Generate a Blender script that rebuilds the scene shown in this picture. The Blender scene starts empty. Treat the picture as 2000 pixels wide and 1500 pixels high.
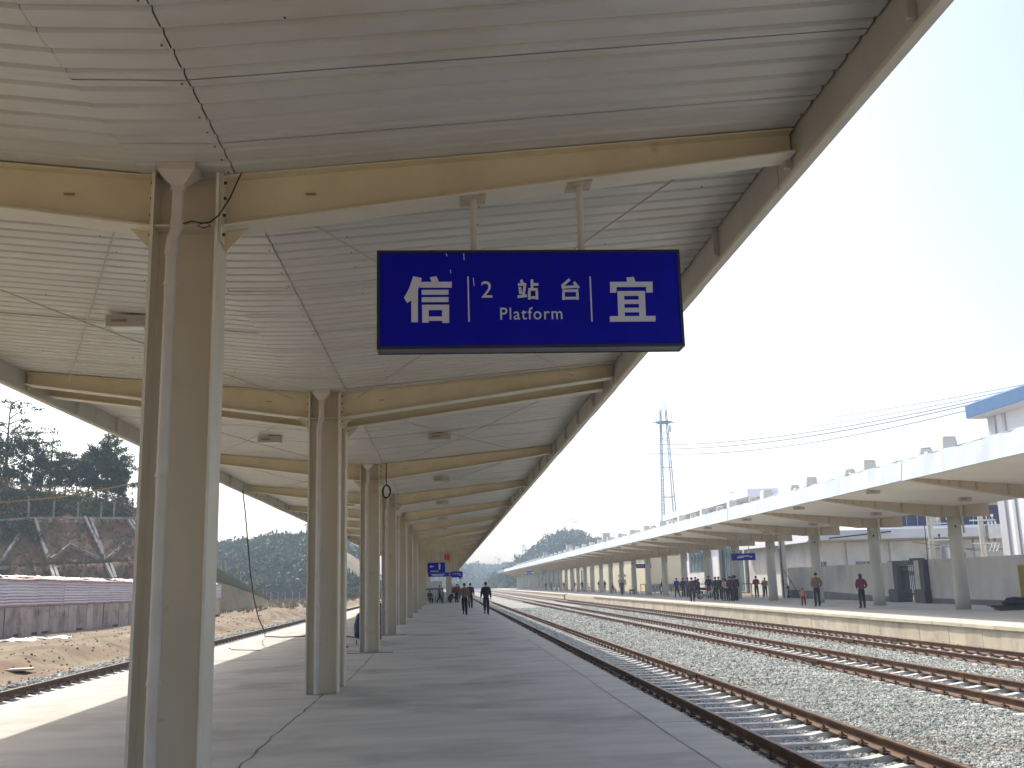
import bpy, bmesh, math, random
import numpy as np
from mathutils import Vector, Matrix, noise as mn
random.seed(7); rng = np.random.default_rng(7)
R = math.radians
SC = bpy.context.scene; COL = SC.collection
# ---------------------------------------------------------------- camera, sky, sun, exposure
H = 1.63; FPX = 1941.76; YAW, PIT, ROL = R(4.05), R(11.341), R(-1.538)
f_ = Vector((math.sin(YAW)*math.cos(PIT), math.cos(YAW)*math.cos(PIT), math.sin(PIT)))
r0_ = Vector((math.cos(YAW), -math.sin(YAW), 0)); u0_ = r0_.cross(f_)
r_ = math.cos(ROL)*r0_ + math.sin(ROL)*u0_; u_ = -math.sin(ROL)*r0_ + math.cos(ROL)*u0_
cam = bpy.data.cameras.new("camera"); camo = bpy.data.objects.new("camera", cam); COL.objects.link(camo)
camo.matrix_world = Matrix(((r_.x, u_.x, -f_.x, 0), (r_.y, u_.y, -f_.y, 0), (r_.z, u_.z, -f_.z, H), (0, 0, 0, 1)))
cam.sensor_width = 36; cam.lens = FPX/2000*36; cam.clip_start = .05; cam.clip_end = 9000
SC.camera = camo
SUN_T = Vector((-.36, .80, 1.0)).normalized()          # direction towards the sun: ahead and a little to the left
w = bpy.data.worlds.new("World"); SC.world = w; w.use_nodes = True
nt = w.node_tree; bgn = nt.nodes["Background"]; sk = nt.nodes.new("ShaderNodeTexSky")
sk.sky_type = 'NISHITA'; sk.sun_disc = False
sk.sun_elevation = math.asin(SUN_T.z); sk.sun_rotation = math.atan2(SUN_T.x, SUN_T.y)
sk.altitude = 100; sk.air_density = 1.0; sk.dust_density = 4.0; sk.ozone_density = 1.0
nt.links.new(sk.outputs[0], bgn.inputs[0]); bgn.inputs[1].default_value = .15
sl = bpy.data.lights.new("sun", 'SUN'); sl.energy = 3.1; sl.angle = R(.6); sl.color = (1, .945, .86)
so = bpy.data.objects.new("sun", sl); COL.objects.link(so)
so.rotation_euler = SUN_T.to_track_quat('Z', 'Y').to_euler(); so.location = (0, 0, 60)
vs = SC.view_settings; vs.view_transform = 'Standard'; vs.look = 'None'; vs.gamma = 1; vs.exposure = .84
try: vs.use_curve_mapping = False
except Exception: pass
cy = SC.cycles; cy.max_bounces = 8; cy.diffuse_bounces = 5; cy.glossy_bounces = 3; cy.volume_bounces = 1
cy.transparent_max_bounces = 8; cy.caustics_reflective = False; cy.caustics_refractive = False
cy.use_denoising = True; cy.sample_clamp_indirect = 6
cy.volume_step_rate = 4

def at(px, py, y):
    """the point at distance y down the line on the sight line through photograph position (px, py)"""
    px, py, y = float(px), float(py), float(y)
    d = (px-1000)*r_ + (750-py)*u_ + FPX*f_
    d = d/d.y*y
    return Vector((d.x, y, H+d.z))
# ---------------------------------------------------------------- materials
MATS = {}
def mat(name, col, rough=.7, col2=None, scale=3, stretch=(1, 1, 1), amt=(.35, .65), bump=0, bscale=20, metal=0, spec=.4, col3=None, scale3=.6, amt3=(.5, .7), detail=5, trans=0, island=0, coat=0):
    if name in MATS: return MATS[name]
    m = bpy.data.materials.new(name); m.use_nodes = True; MATS[name] = m
    n = m.node_tree.nodes; l = m.node_tree.links; b = n["Principled BSDF"]
    b.inputs["Roughness"].default_value = rough; b.inputs["Metallic"].default_value = metal
    b.inputs["Specular IOR Level"].default_value = spec
    b.inputs["Base Color"].default_value = (*col, 1)
    tc = n.new("ShaderNodeTexCoord"); src = None
    def nz(sc_, st, dt=detail):
        mp = n.new("ShaderNodeMapping"); mp.inputs["Scale"].default_value = st
        g = n.new("ShaderNodeNewGeometry"); l.new(g.outputs["Position"], mp.inputs[0])
        t = n.new("ShaderNodeTexNoise"); t.inputs["Scale"].default_value = sc_; t.inputs["Detail"].default_value = dt
        t.inputs["Roughness"].default_value = .6
        l.new(mp.outputs[0], t.inputs[0]); return t.outputs[0]
    def ramp(o, a, bb):
        r = n.new("ShaderNodeMapRange"); r.inputs[1].default_value = a; r.inputs[2].default_value = bb; l.new(o, r.inputs[0]); return r.outputs[0]
    def mix(fac, a, bb, mode='MIX'):
        x = n.new("ShaderNodeMix"); x.data_type = 'RGBA'; x.blend_type = mode
        if isinstance(fac, (int, float)): x.inputs[0].default_value = fac
        else: l.new(fac, x.inputs[0])
        for s, v in ((x.inputs[6], a), (x.inputs[7], bb)):
            if isinstance(v, tuple): s.default_value = (*v, 1)
            else: l.new(v, s)
        return x.outputs[2]
    cur = col
    if col2: cur = mix(ramp(nz(scale, stretch), *amt), cur, col2)
    if col3: cur = mix(ramp(nz(scale3, (1, 1, 1), 4), *amt3), cur, col3)
    if island:
        oi = n.new("ShaderNodeObjectInfo") if island < 0 else n.new("ShaderNodeNewGeometry")
        o = oi.outputs["Random"] if island < 0 else oi.outputs["Random Per Island"]
        k = abs(island)
        mr = n.new("ShaderNodeMapRange"); mr.inputs[3].default_value = 1-k; mr.inputs[4].default_value = 1+k; l.new(o, mr.inputs[0])
        cb = n.new("ShaderNodeCombineColor")
        for q in range(3): l.new(mr.outputs[0], cb.inputs[q])
        cur = mix(1.0, cur, cb.outputs[0], 'MULTIPLY')
    if not isinstance(cur, tuple): l.new(cur, b.inputs["Base Color"])
    if bump:
        bn = n.new("ShaderNodeBump"); bn.inputs["Strength"].default_value = min(1, bump*1.0); bn.inputs["Distance"].default_value = .02 if bump < 1 else .05
        l.new(nz(bscale, (1, 1, 1), 6), bn.inputs["Height"]); l.new(bn.outputs[0], b.inputs["Normal"])
    if trans:
        out = n["Material Output"]; t = n.new("ShaderNodeBsdfTranslucent"); ms = n.new("ShaderNodeMixShader"); ms.inputs[0].default_value = trans
        if isinstance(cur, tuple): t.inputs[0].default_value = (*cur, 1)
        else: l.new(cur, t.inputs[0])
        l.new(b.outputs[0], ms.inputs[1]); l.new(t.outputs[0], ms.inputs[2]); l.new(ms.outputs[0], out.inputs[0])
    return m
CREAM = mat("cream_paint", (.72, .635, .45), .45, (.62, .54, .38), 1.5, amt=(.4, .7), col3=(.46, .34, .23), scale3=4, amt3=(.66, .82), bump=.05, bscale=60)
CREAMC = mat("cream_column_paint", (.70, .625, .50), .5, (.61, .54, .43), 1.2, (1, 1, .5), amt=(.35, .7), col3=(.47, .38, .28), scale3=3.2, amt3=(.64, .82), bump=.08, bscale=50)
CREAML = mat("cream_paint_edge", (.72, .68, .58), .5, (.64, .60, .50), 2, bump=.04)
DECK = mat("white_profiled_sheet", (.61, .605, .565), .38, (.55, .545, .51), 1.2, (1, 4, 1), col3=(.53, .49, .41), scale3=.8, amt3=(.5, .8), spec=.5)
FASC = mat("fascia_sheet", (.52, .51, .46), .45, (.46, .45, .41), 2)
FASCW = mat("bright_fascia_sheet", (.60, .66, .70), .35, (.42, .47, .52), .8, (1, 1.4, .5), amt=(.35, .72), spec=.5, bump=.25, bscale=1.6)
PVC = mat("pipe_paint", (.62, .565, .51), .45, (.55, .49, .43), 3)
PLAT = mat("platform_concrete", (.53, .485, .415), .8, (.41, .375, .32), .9, (.55, 1.9, 1), amt=(.34, .66), bump=.3, bscale=30, col3=(.29, .26, .22), scale3=.45, amt3=(.49, .72), detail=9)
PLATE = mat("edge_concrete", (.52, .475, .41), .8, (.41, .375, .325), 1.2, (.6, 1.8, 1), bump=.25, bscale=30, detail=8)
FPLAT = mat("far_platform_concrete", (.56, .54, .51), .85, (.45, .435, .41), .5, (.6, 1.6, 1), bump=.2)
FCAP = mat("cap_stone", (.60, .54, .42), .8, (.52, .46, .36), 1.3, bump=.2, island=-.08)
FPAN = mat("face_panel", (.56, .49, .37), .85, (.42, .36, .28), 1.6, (1, 1, .5), amt=(.4, .75), col3=(.30, .27, .25), scale3=.9, amt3=(.58, .75), bump=.25, island=-.1)
RAIL = mat("rail_rust", (.13, .066, .036), .55, (.085, .048, .032), 6, (1, .3, 1), metal=.25, bump=.15, bscale=40, col3=(.18, .10, .05), scale3=3)
CLIP = mat("clip_rust", (.06, .035, .028), .7, (.11, .06, .04), 30)
SLEEP = mat("sleeper_concrete", (.62, .60, .56), .85, (.48, .46, .43), 5, bump=.3, bscale=40, island=-.08, col3=(.34, .27, .20), scale3=2.4, amt3=(.6, .8))
STONE = mat("ballast_stone", (.27, .29, .26), .85, (.44, .44, .40), 2.2, bump=.3, bscale=60, island=-.5, col3=(.30, .245, .185), scale3=.55, amt3=(.55, .75))
BED = mat("ballast_bed", (.20, .205, .19), .9, (.36, .36, .33), 14, amt=(.35, .62), bump=1.0, bscale=16, col3=(.27, .24, .19), scale3=.35, detail=3)
DIRT = mat("dirt", (.15, .11, .06), .95, (.27, .225, .14), .9, amt=(.35, .7), bump=1.0, bscale=1.6, col3=(.17, .095, .055), scale3=.22, amt3=(.47, .65), detail=9)
SOILC = mat("cut_slope_soil", (.22, .105, .07), .95, (.16, .11, .06), .5, amt=(.4, .65), bump=1.2, bscale=2.5, col3=(.24, .15, .11), scale3=.12, detail=10)
GRASSD = mat("dry_grass", (.20, .155, .065), .9, (.10, .105, .04), .5, bump=1, bscale=3, island=.35, col3=(.20, .115, .065), scale3=.3, amt3=(.5, .66))
RIBC = mat("slope_rib_concrete", (.40, .37, .32), .9, (.25, .22, .19), 1.2, bump=.2)
LEAF = mat("leaf_dark", (.065, .11, .035), .6, (.04, .07, .025), .3, trans=.25, island=.4)
LEAFO = mat("leaf_olive", (.11, .115, .055), .7, (.075, .095, .04), .3, trans=.25, island=.4)
LEAFY = mat("leaf_dry", (.19, .15, .085), .8, (.13, .11, .055), .3, trans=.2, island=.35)
LEAFF = mat("leaf_far", (.060, .10, .05), .8, (.11, .12, .06), .02, (1, 1, 1), amt=(.4, .6), island=-.35)
BARK = mat("bark", (.10, .08, .06), .9, (.16, .13, .10), 3)
HILLM = mat("far_hill_cover", (.07, .10, .05), .9, (.14, .125, .07), .02, amt=(.4, .6), bump=1, bscale=.3, detail=10)
HILLB = mat("far_bare_slope", (.22, .155, .10), .95, (.13, .11, .06), .12, amt=(.4, .6), detail=10, bump=1, bscale=.8)
BLUE = mat("sign_blue", (.003, .004, .42), .45, (.003, .003, .36), 4, spec=.12)
SIGNBK = mat("sign_frame_black", (.02, .02, .028), .35)
SIGNBT = mat("sign_bottom", (.10, .09, .12), .3, (.06, .05, .08), 1.5, (.6, 1, 1))
WHT = mat("letter_white", (.62, .62, .70), .5)
DARK = mat("dark_rubber", (.025, .025, .028), .6)
STEEL = mat("galvanised_steel", (.42, .44, .46), .4, (.34, .36, .38), 4, metal=.5)
LAMPB = mat("lamp_housing", (.42, .40, .34), .4)
LAMPG = mat("lamp_glass", (.80, .80, .78), .15, spec=.6)
LAMPV = mat("lamp_vent", (.28, .22, .14), .6)
WALLG = mat("grey_render_wall", (.76, .76, .73), .85, (.64, .64, .61), .8, (1, 1, .45), amt=(.35, .7), bump=.2, col3=(.50, .50, .49), scale3=.3)
WALLW = mat("white_render_wall", (.80, .81, .82), .8, (.76, .77, .79), .3)
WALLC = mat("cream_render_wall", (.72, .66, .48), .85, (.66, .60, .43), .3)
PLINTH = mat("plinth_grey", (.26, .27, .28), .9, (.20, .21, .22), 1)
GRANITE = mat("dark_granite", (.075, .085, .115), .45, (.12, .13, .16), 30)
ROOFB = mat("blue_roof_metal", (.05, .15, .30), .4, (.04, .12, .26), 2)
GLASS = mat("blue_green_glass", (.05, .10, .12), .08, (.10, .17, .18), .25, (1, 1, 1), spec=.8)
GLASSD = mat("dark_glass", (.035, .045, .10), .12, (.05, .06, .13), .5, spec=.7)
MULL = mat("mullion", (.50, .52, .54), .4)
TREDC = mat("sheet_red_rust", (.46, .17, .15), .6, (.56, .40, .38), 1.4, (1, 1, 1))
TBLUE = mat("sheet_pale", (.64, .60, .64), .45, (.70, .60, .60), .5, (1, 1, 3), island=-.1)
TARP = mat("tarp_white", (.72, .73, .76), .6, (.62, .60, .56), 1, island=.12)
TARPY = mat("tarp_tan", (.40, .33, .20), .8, (.30, .26, .20), 1, island=.2)
BOARD = mat("old_board", (.58, .46, .38), .9, (.46, .36, .30), 2, (1, 1, .3), island=-.18, col3=(.30, .20, .15), scale3=.8)
RODM = mat("rod_paint", (.48, .45, .38), .6)
WIREM = mat("wire_black", (.03, .03, .03), .6)
ROPE = mat("rope_tan", (.35, .23, .10), .8)
RED = mat("red_cloth", (.62, .03, .015), .7)
ORANGE = mat("orange_cloth", (.75, .25, .04), .7)
TBLU = mat("tower_blue", (.20, .32, .42), .5); TRED = mat("tower_pink", (.50, .26, .28), .5)
CONC = mat("column_concrete", (.56, .55, .49), .75, (.48, .47, .42), 1.0, (1, 1, .3), bump=.1, col3=(.40, .42, .34), scale3=.8, amt3=(.6, .8))
# ---------------------------------------------------------------- object helpers
def link(o, parent=None):
    COL.objects.link(o)
    if parent is not None:
        o.parent = parent
    return o
def tag(o, label=None, cat=None, group=None, kind=None):
    if label: o["label"] = label
    if cat: o["category"] = cat
    if group: o["group"] = group
    if kind: o["kind"] = kind
    return o
ORG = {}
def thing(name, loc, label, cat, group=None, kind=None, rz=0):
    o = bpy.data.objects.new(name, None); o.empty_display_size = .2; o.location = loc; o.rotation_euler = (0, 0, rz); COL.objects.link(o)
    ORG[o.name] = Vector(loc)
    return tag(o, label, cat, group, kind)
def org(p): return ORG.get(p.name, Vector((0, 0, 0))) if p is not None else Vector((0, 0, 0))
class MB:
    def __init__(s): s.v = []; s.f = []; s.m = []; s.ms = []; s.cur = 0
    def use(s, m):
        if m not in s.ms: s.ms.append(m)
        s.cur = s.ms.index(m); return s
    def add(s, vs, fs):
        k = len(s.v); s.v.extend([tuple(v) for v in vs]); s.f.extend([tuple(i+k for i in f) for f in fs]); s.m.extend([s.cur]*len(fs)); return s
    def box(s, x0, x1, y0, y1, z0, z1):
        if x0 > x1: x0, x1 = x1, x0
        if y0 > y1: y0, y1 = y1, y0
        if z0 > z1: z0, z1 = z1, z0
        return s.add([(x0, y0, z0), (x1, y0, z0), (x1, y1, z0), (x0, y1, z0), (x0, y0, z1), (x1, y0, z1), (x1, y1, z1), (x0, y1, z1)],
                     [(0, 3, 2, 1), (4, 5, 6, 7), (0, 1, 5, 4), (1, 2, 6, 5), (2, 3, 7, 6), (3, 0, 4, 7)])
    def prism(s, pts, ax, a, b, cap=True):
        """extrude a closed outline along axis; outline given in the two other axes in order"""
        def P(p, t):
            return (t, p[0], p[1]) if ax == 'x' else (p[0], t, p[1]) if ax == 'y' else (p[0], p[1], t)
        n = len(pts); vs = [P(p, a) for p in pts]+[P(p, b) for p in pts]
        fs = [(i, (i+1) % n, (i+1) % n+n, i+n) for i in range(n)]
        if cap: fs += [tuple(range(n)), tuple(range(2*n-1, n-1, -1))]
        return s.add(vs, fs)
    def tube(s, path, r, n=8, cap=True):
        path = [Vector(p) for p in path]; rs = r if isinstance(r, (list, tuple)) else [r]*len(path)
        vs = []; fs = []; prev = None
        for i, p in enumerate(path):
            t = (path[min(i+1, len(path)-1)]-path[max(i-1, 0)]).normalized()
            if prev is None:
                a = Vector((0, 0, 1)) if abs(t.z) < .9 else Vector((1, 0, 0)); nrm = t.cross(a).normalized()
            else: nrm = (prev-t*prev.dot(t)).normalized()
            prev = nrm; bn = t.cross(nrm)
            for j in range(n):
                q = 2*math.pi*j/n; vs.append(p+(nrm*math.cos(q)+bn*math.sin(q))*rs[i])
        for i in range(len(path)-1):
            for j in range(n):
                a = i*n+j; b = i*n+(j+1) % n; fs.append((a, b, b+n, a+n))
        if cap: fs += [tuple(range(n))[::-1], tuple(range((len(path)-1)*n, len(path)*n))]
        return s.add(vs, fs)
    def bar(s, a, b, w_, h_=None):
        a = Vector(a); b = Vector(b); h_ = h_ or w_; t = (b-a).normalized()
        up = Vector((0, 0, 1)) if abs(t.z) < .95 else Vector((0, 1, 0)); x = t.cross(up).normalized(); z = x.cross(t)
        vs = [p+x*sx*w_/2+z*sz*h_/2 for p in (a, b) for sx, sz in ((-1, -1), (1, -1), (1, 1), (-1, 1))]
        return s.add(vs, [(3, 2, 1, 0), (4, 5, 6, 7), (0, 1, 5, 4), (1, 2, 6, 5), (2, 3, 7, 6), (3, 0, 4, 7)])
    def rbox(s, x0, x1, y0, y1, z0, z1, b=.01):
        pts = [(x0+b, y0), (x1-b, y0), (x1, y0+b), (x1, y1-b), (x1-b, y1), (x0+b, y1), (x0, y1-b), (x0, y0+b)]
        return s.prism(pts, 'z', z0, z1)
    def build(s, name, m=None, parent=None, label=None, smooth=False, **k):
        o_ = org(parent) if parent is not None and parent.name in ORG else (ORGM.get(parent.name, Vector()) if parent is not None else Vector())
        me = bpy.data.meshes.new(name); me.from_pydata([(v[0]-o_.x, v[1]-o_.y, v[2]-o_.z) for v in s.v], [], s.f)
        ms = s.ms if s.ms else [m]
        for q in ms: me.materials.append(q)
        if len(ms) > 1: me.polygons.foreach_set("material_index", s.m)
        if smooth: me.polygons.foreach_set("use_smooth", [True]*len(s.f))
        me.update()
        o = bpy.data.objects.new(name, me); link(o, parent)
        ORGM[o.name] = o_
        tag(o, label, k.get('cat'), k.get('group'), k.get('kind')); return o
ORGM = {}
def copy(o, parent=None, dy=0, dx=0, dz=0):
    c = o.copy(); COL.objects.link(c); c.parent = parent if parent is not None else o.parent
    c.location = (o.location.x+dx, o.location.y+dy, o.location.z+dz); ORGM[c.name] = ORGM.get(o.name, Vector()); return c
def copy_tree(o, parent=None, dy=0, dx=0):
    c = copy(o, parent, dy, dx)
    for ch in list(o.children):
        d = ch.copy(); COL.objects.link(d); d.parent = c
        for g in list(ch.children):
            e = g.copy(); COL.objects.link(e); e.parent = d
    return c
def nz3(x, y, z=0, s=1): return mn.noise(Vector((x*s, y*s, z*s)))
def fbm(x, y, s=1, o=4): return mn.fractal(Vector((x*s, y*s, 3.3)), 1.0, 2.0, o)
ORD = ["first", "second", "third", "fourth", "fifth", "sixth", "seventh", "eighth", "ninth", "tenth", "eleventh", "twelfth", "thirteenth", "fourteenth", "fifteenth", "sixteenth", "seventeenth", "eighteenth", "nineteenth", "twentieth"]
def scatter(name, pts, scales, rots, protos, label, cat=None):
    """many small copies of a few meshes, spread over given points: stuff nobody could count"""
    me = bpy.data.meshes.new(name); me.vertices.add(len(pts)); me.vertices.foreach_set("co", np.asarray(pts, dtype=np.float32).ravel())
    a = me.attributes.new("sc", 'FLOAT_VECTOR', 'POINT'); a.data.foreach_set("vector", np.asarray(scales, dtype=np.float32).ravel())
    a = me.attributes.new("ro", 'FLOAT_VECTOR', 'POINT'); a.data.foreach_set("vector", np.asarray(rots, dtype=np.float32).ravel())
    o = bpy.data.objects.new(name, me); COL.objects.link(o)
    c = bpy.data.collections.new(name+"_kinds")
    for p in protos: c.objects.link(p)
    g = bpy.data.node_groups.new(name, 'GeometryNodeTree')
    g.interface.new_socket("Geometry", in_out='INPUT', socket_type='NodeSocketGeometry')
    g.interface.new_socket("Geometry", in_out='OUTPUT', socket_type='NodeSocketGeometry')
    N = g.nodes; L = g.links; gi = N.new("NodeGroupInput"); go = N.new("NodeGroupOutput")
    ip = N.new("GeometryNodeInstanceOnPoints"); ci = N.new("GeometryNodeCollectionInfo")
    ci.inputs["Collection"].default_value = c; ci.inputs["Separate Children"].default_value = True; ci.inputs["Reset Children"].default_value = True
    def attr(nm):
        q = N.new("GeometryNodeInputNamedAttribute"); q.data_type = 'FLOAT_VECTOR'; q.inputs["Name"].default_value = nm; return q.outputs["Attribute"]
    L.new(gi.outputs[0], ip.inputs["Points"]); L.new(ci.outputs[0], ip.inputs["Instance"]); ip.inputs["Pick Instance"].default_value = True
    L.new(attr("ro"), ip.inputs["Rotation"]); L.new(attr("sc"), ip.inputs["Scale"]); L.new(ip.outputs[0], go.inputs[0])
    md = o.modifiers.new("scatter", 'NODES'); md.node_group = g
    return tag(o, label, cat, kind="stuff")

# ================================================================ GROUND
def ground_z(x, y):
    if x > 26.5: return -.08
    if x > -11.3: return -1.05
    d = -x-11.3                                            # distance left of the ballast
    z = -.86 + .10*min(1, d/.8)
    k = max(0, min(1, (d-1.9)/.9)); z += .42*k - .0*d       # low bank of spoil
    z -= .34*max(0, min(1, (d-3.4)/1.4))
    z += .16*fbm(x, y, .35, 5)*min(1, d/1.5) + .05*fbm(x, y, 1.8, 4)*min(1, d)
    bank = math.exp(-((d-5.2-2*nz3(0, y*.05))/1.4)**2)*.28*(1+fbm(x, y, .5)); z += bank
    if d > 9: z = z*.5-.3
    if y > 90: z += .10*min(1, (y-90)/40)*fbm(x, y, .1)
    return z
def grid(xs, ys, zf, name, m, **k):
    nx, ny = len(xs), len(ys)
    vs = [(x, y, zf(x, y)) for y in ys for x in xs]
    fs = [(j*nx+i, j*nx+i+1, (j+1)*nx+i+1, (j+1)*nx+i) for j in range(ny-1) for i in range(nx-1)]
    b = MB(); b.add(vs, fs); return b.build(name, m, smooth=True, **k)
xs = [-3000, -1200, -500, -250, -140, -90, -60, -45, -36, -31, -28]+list(np.arange(-26, -11.2, .28))+[-11.25, -10.8, -5, 0, 10, 20, 26.4, 26.6, 40, 80, 160, 400, 1000, 3000]
ys = [-500, -60, 0, 10]+list(np.arange(14, 60, .4))+list(np.arange(60, 130, 1.3))+[140, 160, 190, 230, 300, 400, 600, 900, 1500, 3500, 6000]
grid(xs, ys, ground_z, "ground", DIRT, kind="structure")
# ballast beds
def bed_z(x):
    """cross-section of the ballast between the platforms"""
    if x > 0:
        z = -.70
        for c in (5.03, 10.37, 14.4):
            a = abs(x-c)
            if a < .62: z = -.775
            elif a < .8: z = -.775+(a-.62)/.18*.065
            elif a < 1.3: z = -.705
        return z
    a = abs(x+9.45)
    if a < .62: return -.775
    return -.70 if a < 1.15 else (-.70+(a-1.15)*.28 if a < 1.5 else -.60 if a < 1.75 else -.60-(a-1.75)*.9)
xs = list(np.arange(2.8, 16.6, .11)); ys = list(np.arange(-6, 60, .5))+[60, 80, 100, 140, 200, 300, 500, 900]
grid(xs, ys, lambda x, y: bed_z(x)+(.018*nz3(x, y, 0, 2.2)+.012*nz3(x, y, 0, 7) if y < 61 else 0), "ballast_bed", BED, kind="structure")
xs = list(np.arange(-11.5, -6.6, .12)); ys = list(np.arange(10, 60, .5))+[60, 80, 120, 200, 300, 500, 900]
grid(xs, ys, lambda x, y: bed_z(x)+.02*nz3(x, y, 0, 2), "ballast_bed", BED, kind="structure")

# ================================================================ NEAR PLATFORM
PE, PL = 2.9, -6.87
P0 = thing("platform", (0, 0, 0), "near concrete platform under the big canopy", None, kind="structure")
del P0["label"]
b = MB(); b.box(PL+.5, 2.4, -12, 300, -1.0, 0); b.build("slab", PLAT, P0)
for x0, x1 in ((2.405, PE), (PL, PL+.495)):
    b = MB(); b.box(x0, x1, .004, 2.996, -.16, -.001)
    first = None
    for k in range(-3, 40):
        if first is None:
            first = b.build("edge_slab", PLATE, P0); first.location.y += k*3; yk = k*3
        else:
            c = copy(first, P0); c.location = (first.location.x+random.uniform(-.004, .004), k*3, random.uniform(-.004, .0015))
    b = MB(); b.box(x0, x1, 120.004, 300, -.16, -.001); b.build("edge_slab", PLATE, P0)
b = MB(); b.box(2.42, 2.84, -12, 300, -1, -.165); b.box(PL+.06, PL+.48, -12, 300, -1, -.165); b.build("retaining_wall", PLATE, P0)
b = MB()                                                    # long crack down the middle joint
def crack(pts, wdt):
    for (xa, ya), (xb, yb) in zip(pts[:-1], pts[1:]):
        n = 14
        for i in range(n):
            t0, t1 = i/n, (i+1)/n
            j = lambda t: (xa+(xb-xa)*t+.05*nz3(ya+(yb-ya)*t, 3, 0, 2.3), ya+(yb-ya)*t)
            p, q = j(t0), j(t1); w0 = wdt*(.5+abs(nz3(p[1], 9, 0, 3))*1.6)
            b.add([(p[0]-w0, p[1], .003), (p[0]+w0, p[1], .003), (q[0]+w0, q[1], .003), (q[0]-w0, q[1], .003)], [(0, 1, 2, 3)])
crack([(-1.95, 7.9), (-1.97, 12), (-1.93, 16.4)], .011); crack([(-1.75, 18.5), (-1.8, 26)], .009); crack([(2.385, 6), (2.385, 30)], .005)
for yy in (10.9, 12.2, 13.1, 19.5, 23): crack([(2.05+random.random()*.2, yy), (2.38, yy+.02)], .004)
crack([(-1.4, 21.5), (-.4, 21.6)], .02)
b.build("crack_line", mat("crack_dirt", (.13, .12, .11), .95), P0)
b = MB()
for yy in (26.75, 35.8):
    b.box(-2.6, -1.35, yy-.62, yy-.58, 0, .012)
b.build("patch_edge", mat("crack_dirt", (.13, .12, .11), .95), P0)

# ================================================================ TRACKS
RP = [(-.075, 0), (.075, 0), (.075, .012), (.02, .03), (.0085, .045), (.0085, .13), (.0365, .143), (.0365, .168), (.03, .176), (-.03, .176), (-.0365, .168), (-.0365, .143), (-.0085, .13), (-.0085, .045), (-.02, .03), (-.075, .012)]
def sleeper_mb(xc, yc):
    b = MB()
    # outline in x,z: high at the seats, dipped in the middle, rounded ends
    top = [(-1.25, -.74), (-1.22, -.70), (-1.0, -.682), (-.6, -.682), (-.42, -.712), (-.28, -.722), (.28, -.722), (.42, -.712), (.6, -.682), (1.0, -.682), (1.22, -.70), (1.25, -.74)]
    n = len(top)
    vs = []
    for x, z in top:
        vs += [(xc+x, yc-.135, -.90), (xc+x, yc-.085, z), (xc+x, yc+.085, z), (xc+x, yc+.135, -.90)]
    fs = []
    for i in range(n-1):
        a = i*4
        for q in range(3): fs.append((a+q, a+4+q, a+5+q, a+1+q))
    fs += [(0, 1, 2, 3), (4*n-1, 4*n-2, 4*n-3, 4*n-4)]
    fs = [tuple(reversed(f)) for f in fs]
    b.add(vs, fs); return b
def clip_mb(xc, yc, s):
    b = MB()
    x = xc+s*.115
    b.box(x-.035, x+.045, yc-.05, yc+.05, -.684, -.655); b.tube([(x, yc, -.66), (x, yc, -.585)], .014, 6); b.tube([(x, yc, -.625), (x, yc, -.605)], .026, 6)
    b.tube([(x-s*.06, yc-.05, -.645), (x+s*.03, yc-.055, -.62), (x+s*.045, yc, -.615), (x+s*.03, yc+.055, -.62), (x-s*.06, yc+.05, -.645)], .011, 5)
    return b
def track(xc, y0, y1, yclip, label, ybig=125):
    t = thing("railway_track", (xc, 0, -.9), label, "railway track", "tracks between and beside the platforms")
    rails = []
    L = 25.0
    for s in (-1, 1):
        b = MB(); b.prism([(xc+s*.7535+p[0], -.676+p[1]) for p in RP], 'y', .004, L-.004)
        yy = y0; f = None
        while yy < y1:
            if f is None: f = b.build("rail", RAIL, t); f.location.y = yy
            else:
                c = copy(f, t); c.location.y = yy
            yy += L
        b = MB()
        for q in (-1, 1): b.box(xc+s*.7535+q*.010, xc+s*.7535+q*.034, -.42, .42, -.64, -.545)
        for yb in (-.33, -.2, -.07, .07, .2, .33): b.tube([(xc+s*.7535-.06, yb, -.59), (xc+s*.7535+.06, yb, -.59)], .016, 6)
        fp = b.build("joint_bar", CLIP, t); fp.location.y = y0+L
        for k in range(2, 4): c = copy(fp, t); c.location.y = y0+L*k
    sp = .70; f = None; n = 0
    yy = y0+.3; cl = None
    st = MB(); stc = MB()
    while yy < min(y1, 300):
        if yy < ybig:
            if f is None:
                f = sleeper_mb(xc, 0).build("sleeper", SLEEP, t); f.location.y = yy; o = f
                cl = []
                for s in (-1, 1):
                    for q in (-1, 1):
                        c = clip_mb(xc+s*.7535, 0, q).build("rail_clip", CLIP, f); cl.append(c)
            else:
                o = copy(f, t); o.location.y = yy
                if yy < yclip:
                    for c in cl:
                        d = c.copy(); COL.objects.link(d); d.parent = o
                else:
                    for s in (-1, 1):
                        for q in (-1, 1): stc.box(xc+s*.7535+q*.115-.035, xc+s*.7535+q*.115+.035, yy-.04, yy+.04, -.684, -.605)
        else:
            st.add(*(lambda m_: (m_.v, m_.f))(sleeper_mb(xc, yy)))
        yy += sp*(1+random.uniform(-.02, .02)); n += 1
    if st.v: st.build("sleeper", SLEEP, t, kind="stuff")
    if stc.v: stc.build("rail_clip", CLIP, t, kind="stuff")
    return t
track(5.03, -1.0, 600, 34, "railway track right beside the near platform, half in its shadow")
track(10.37, 1.5, 600, 40, "middle railway track in the ballast between two other tracks")
track(14.4, 9.0, 600, 45, "railway track running along the pale edge of the far platform")
track(-9.45, 12.0, 600, 50, "railway track on the left of the near platform beside the dirt")
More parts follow.
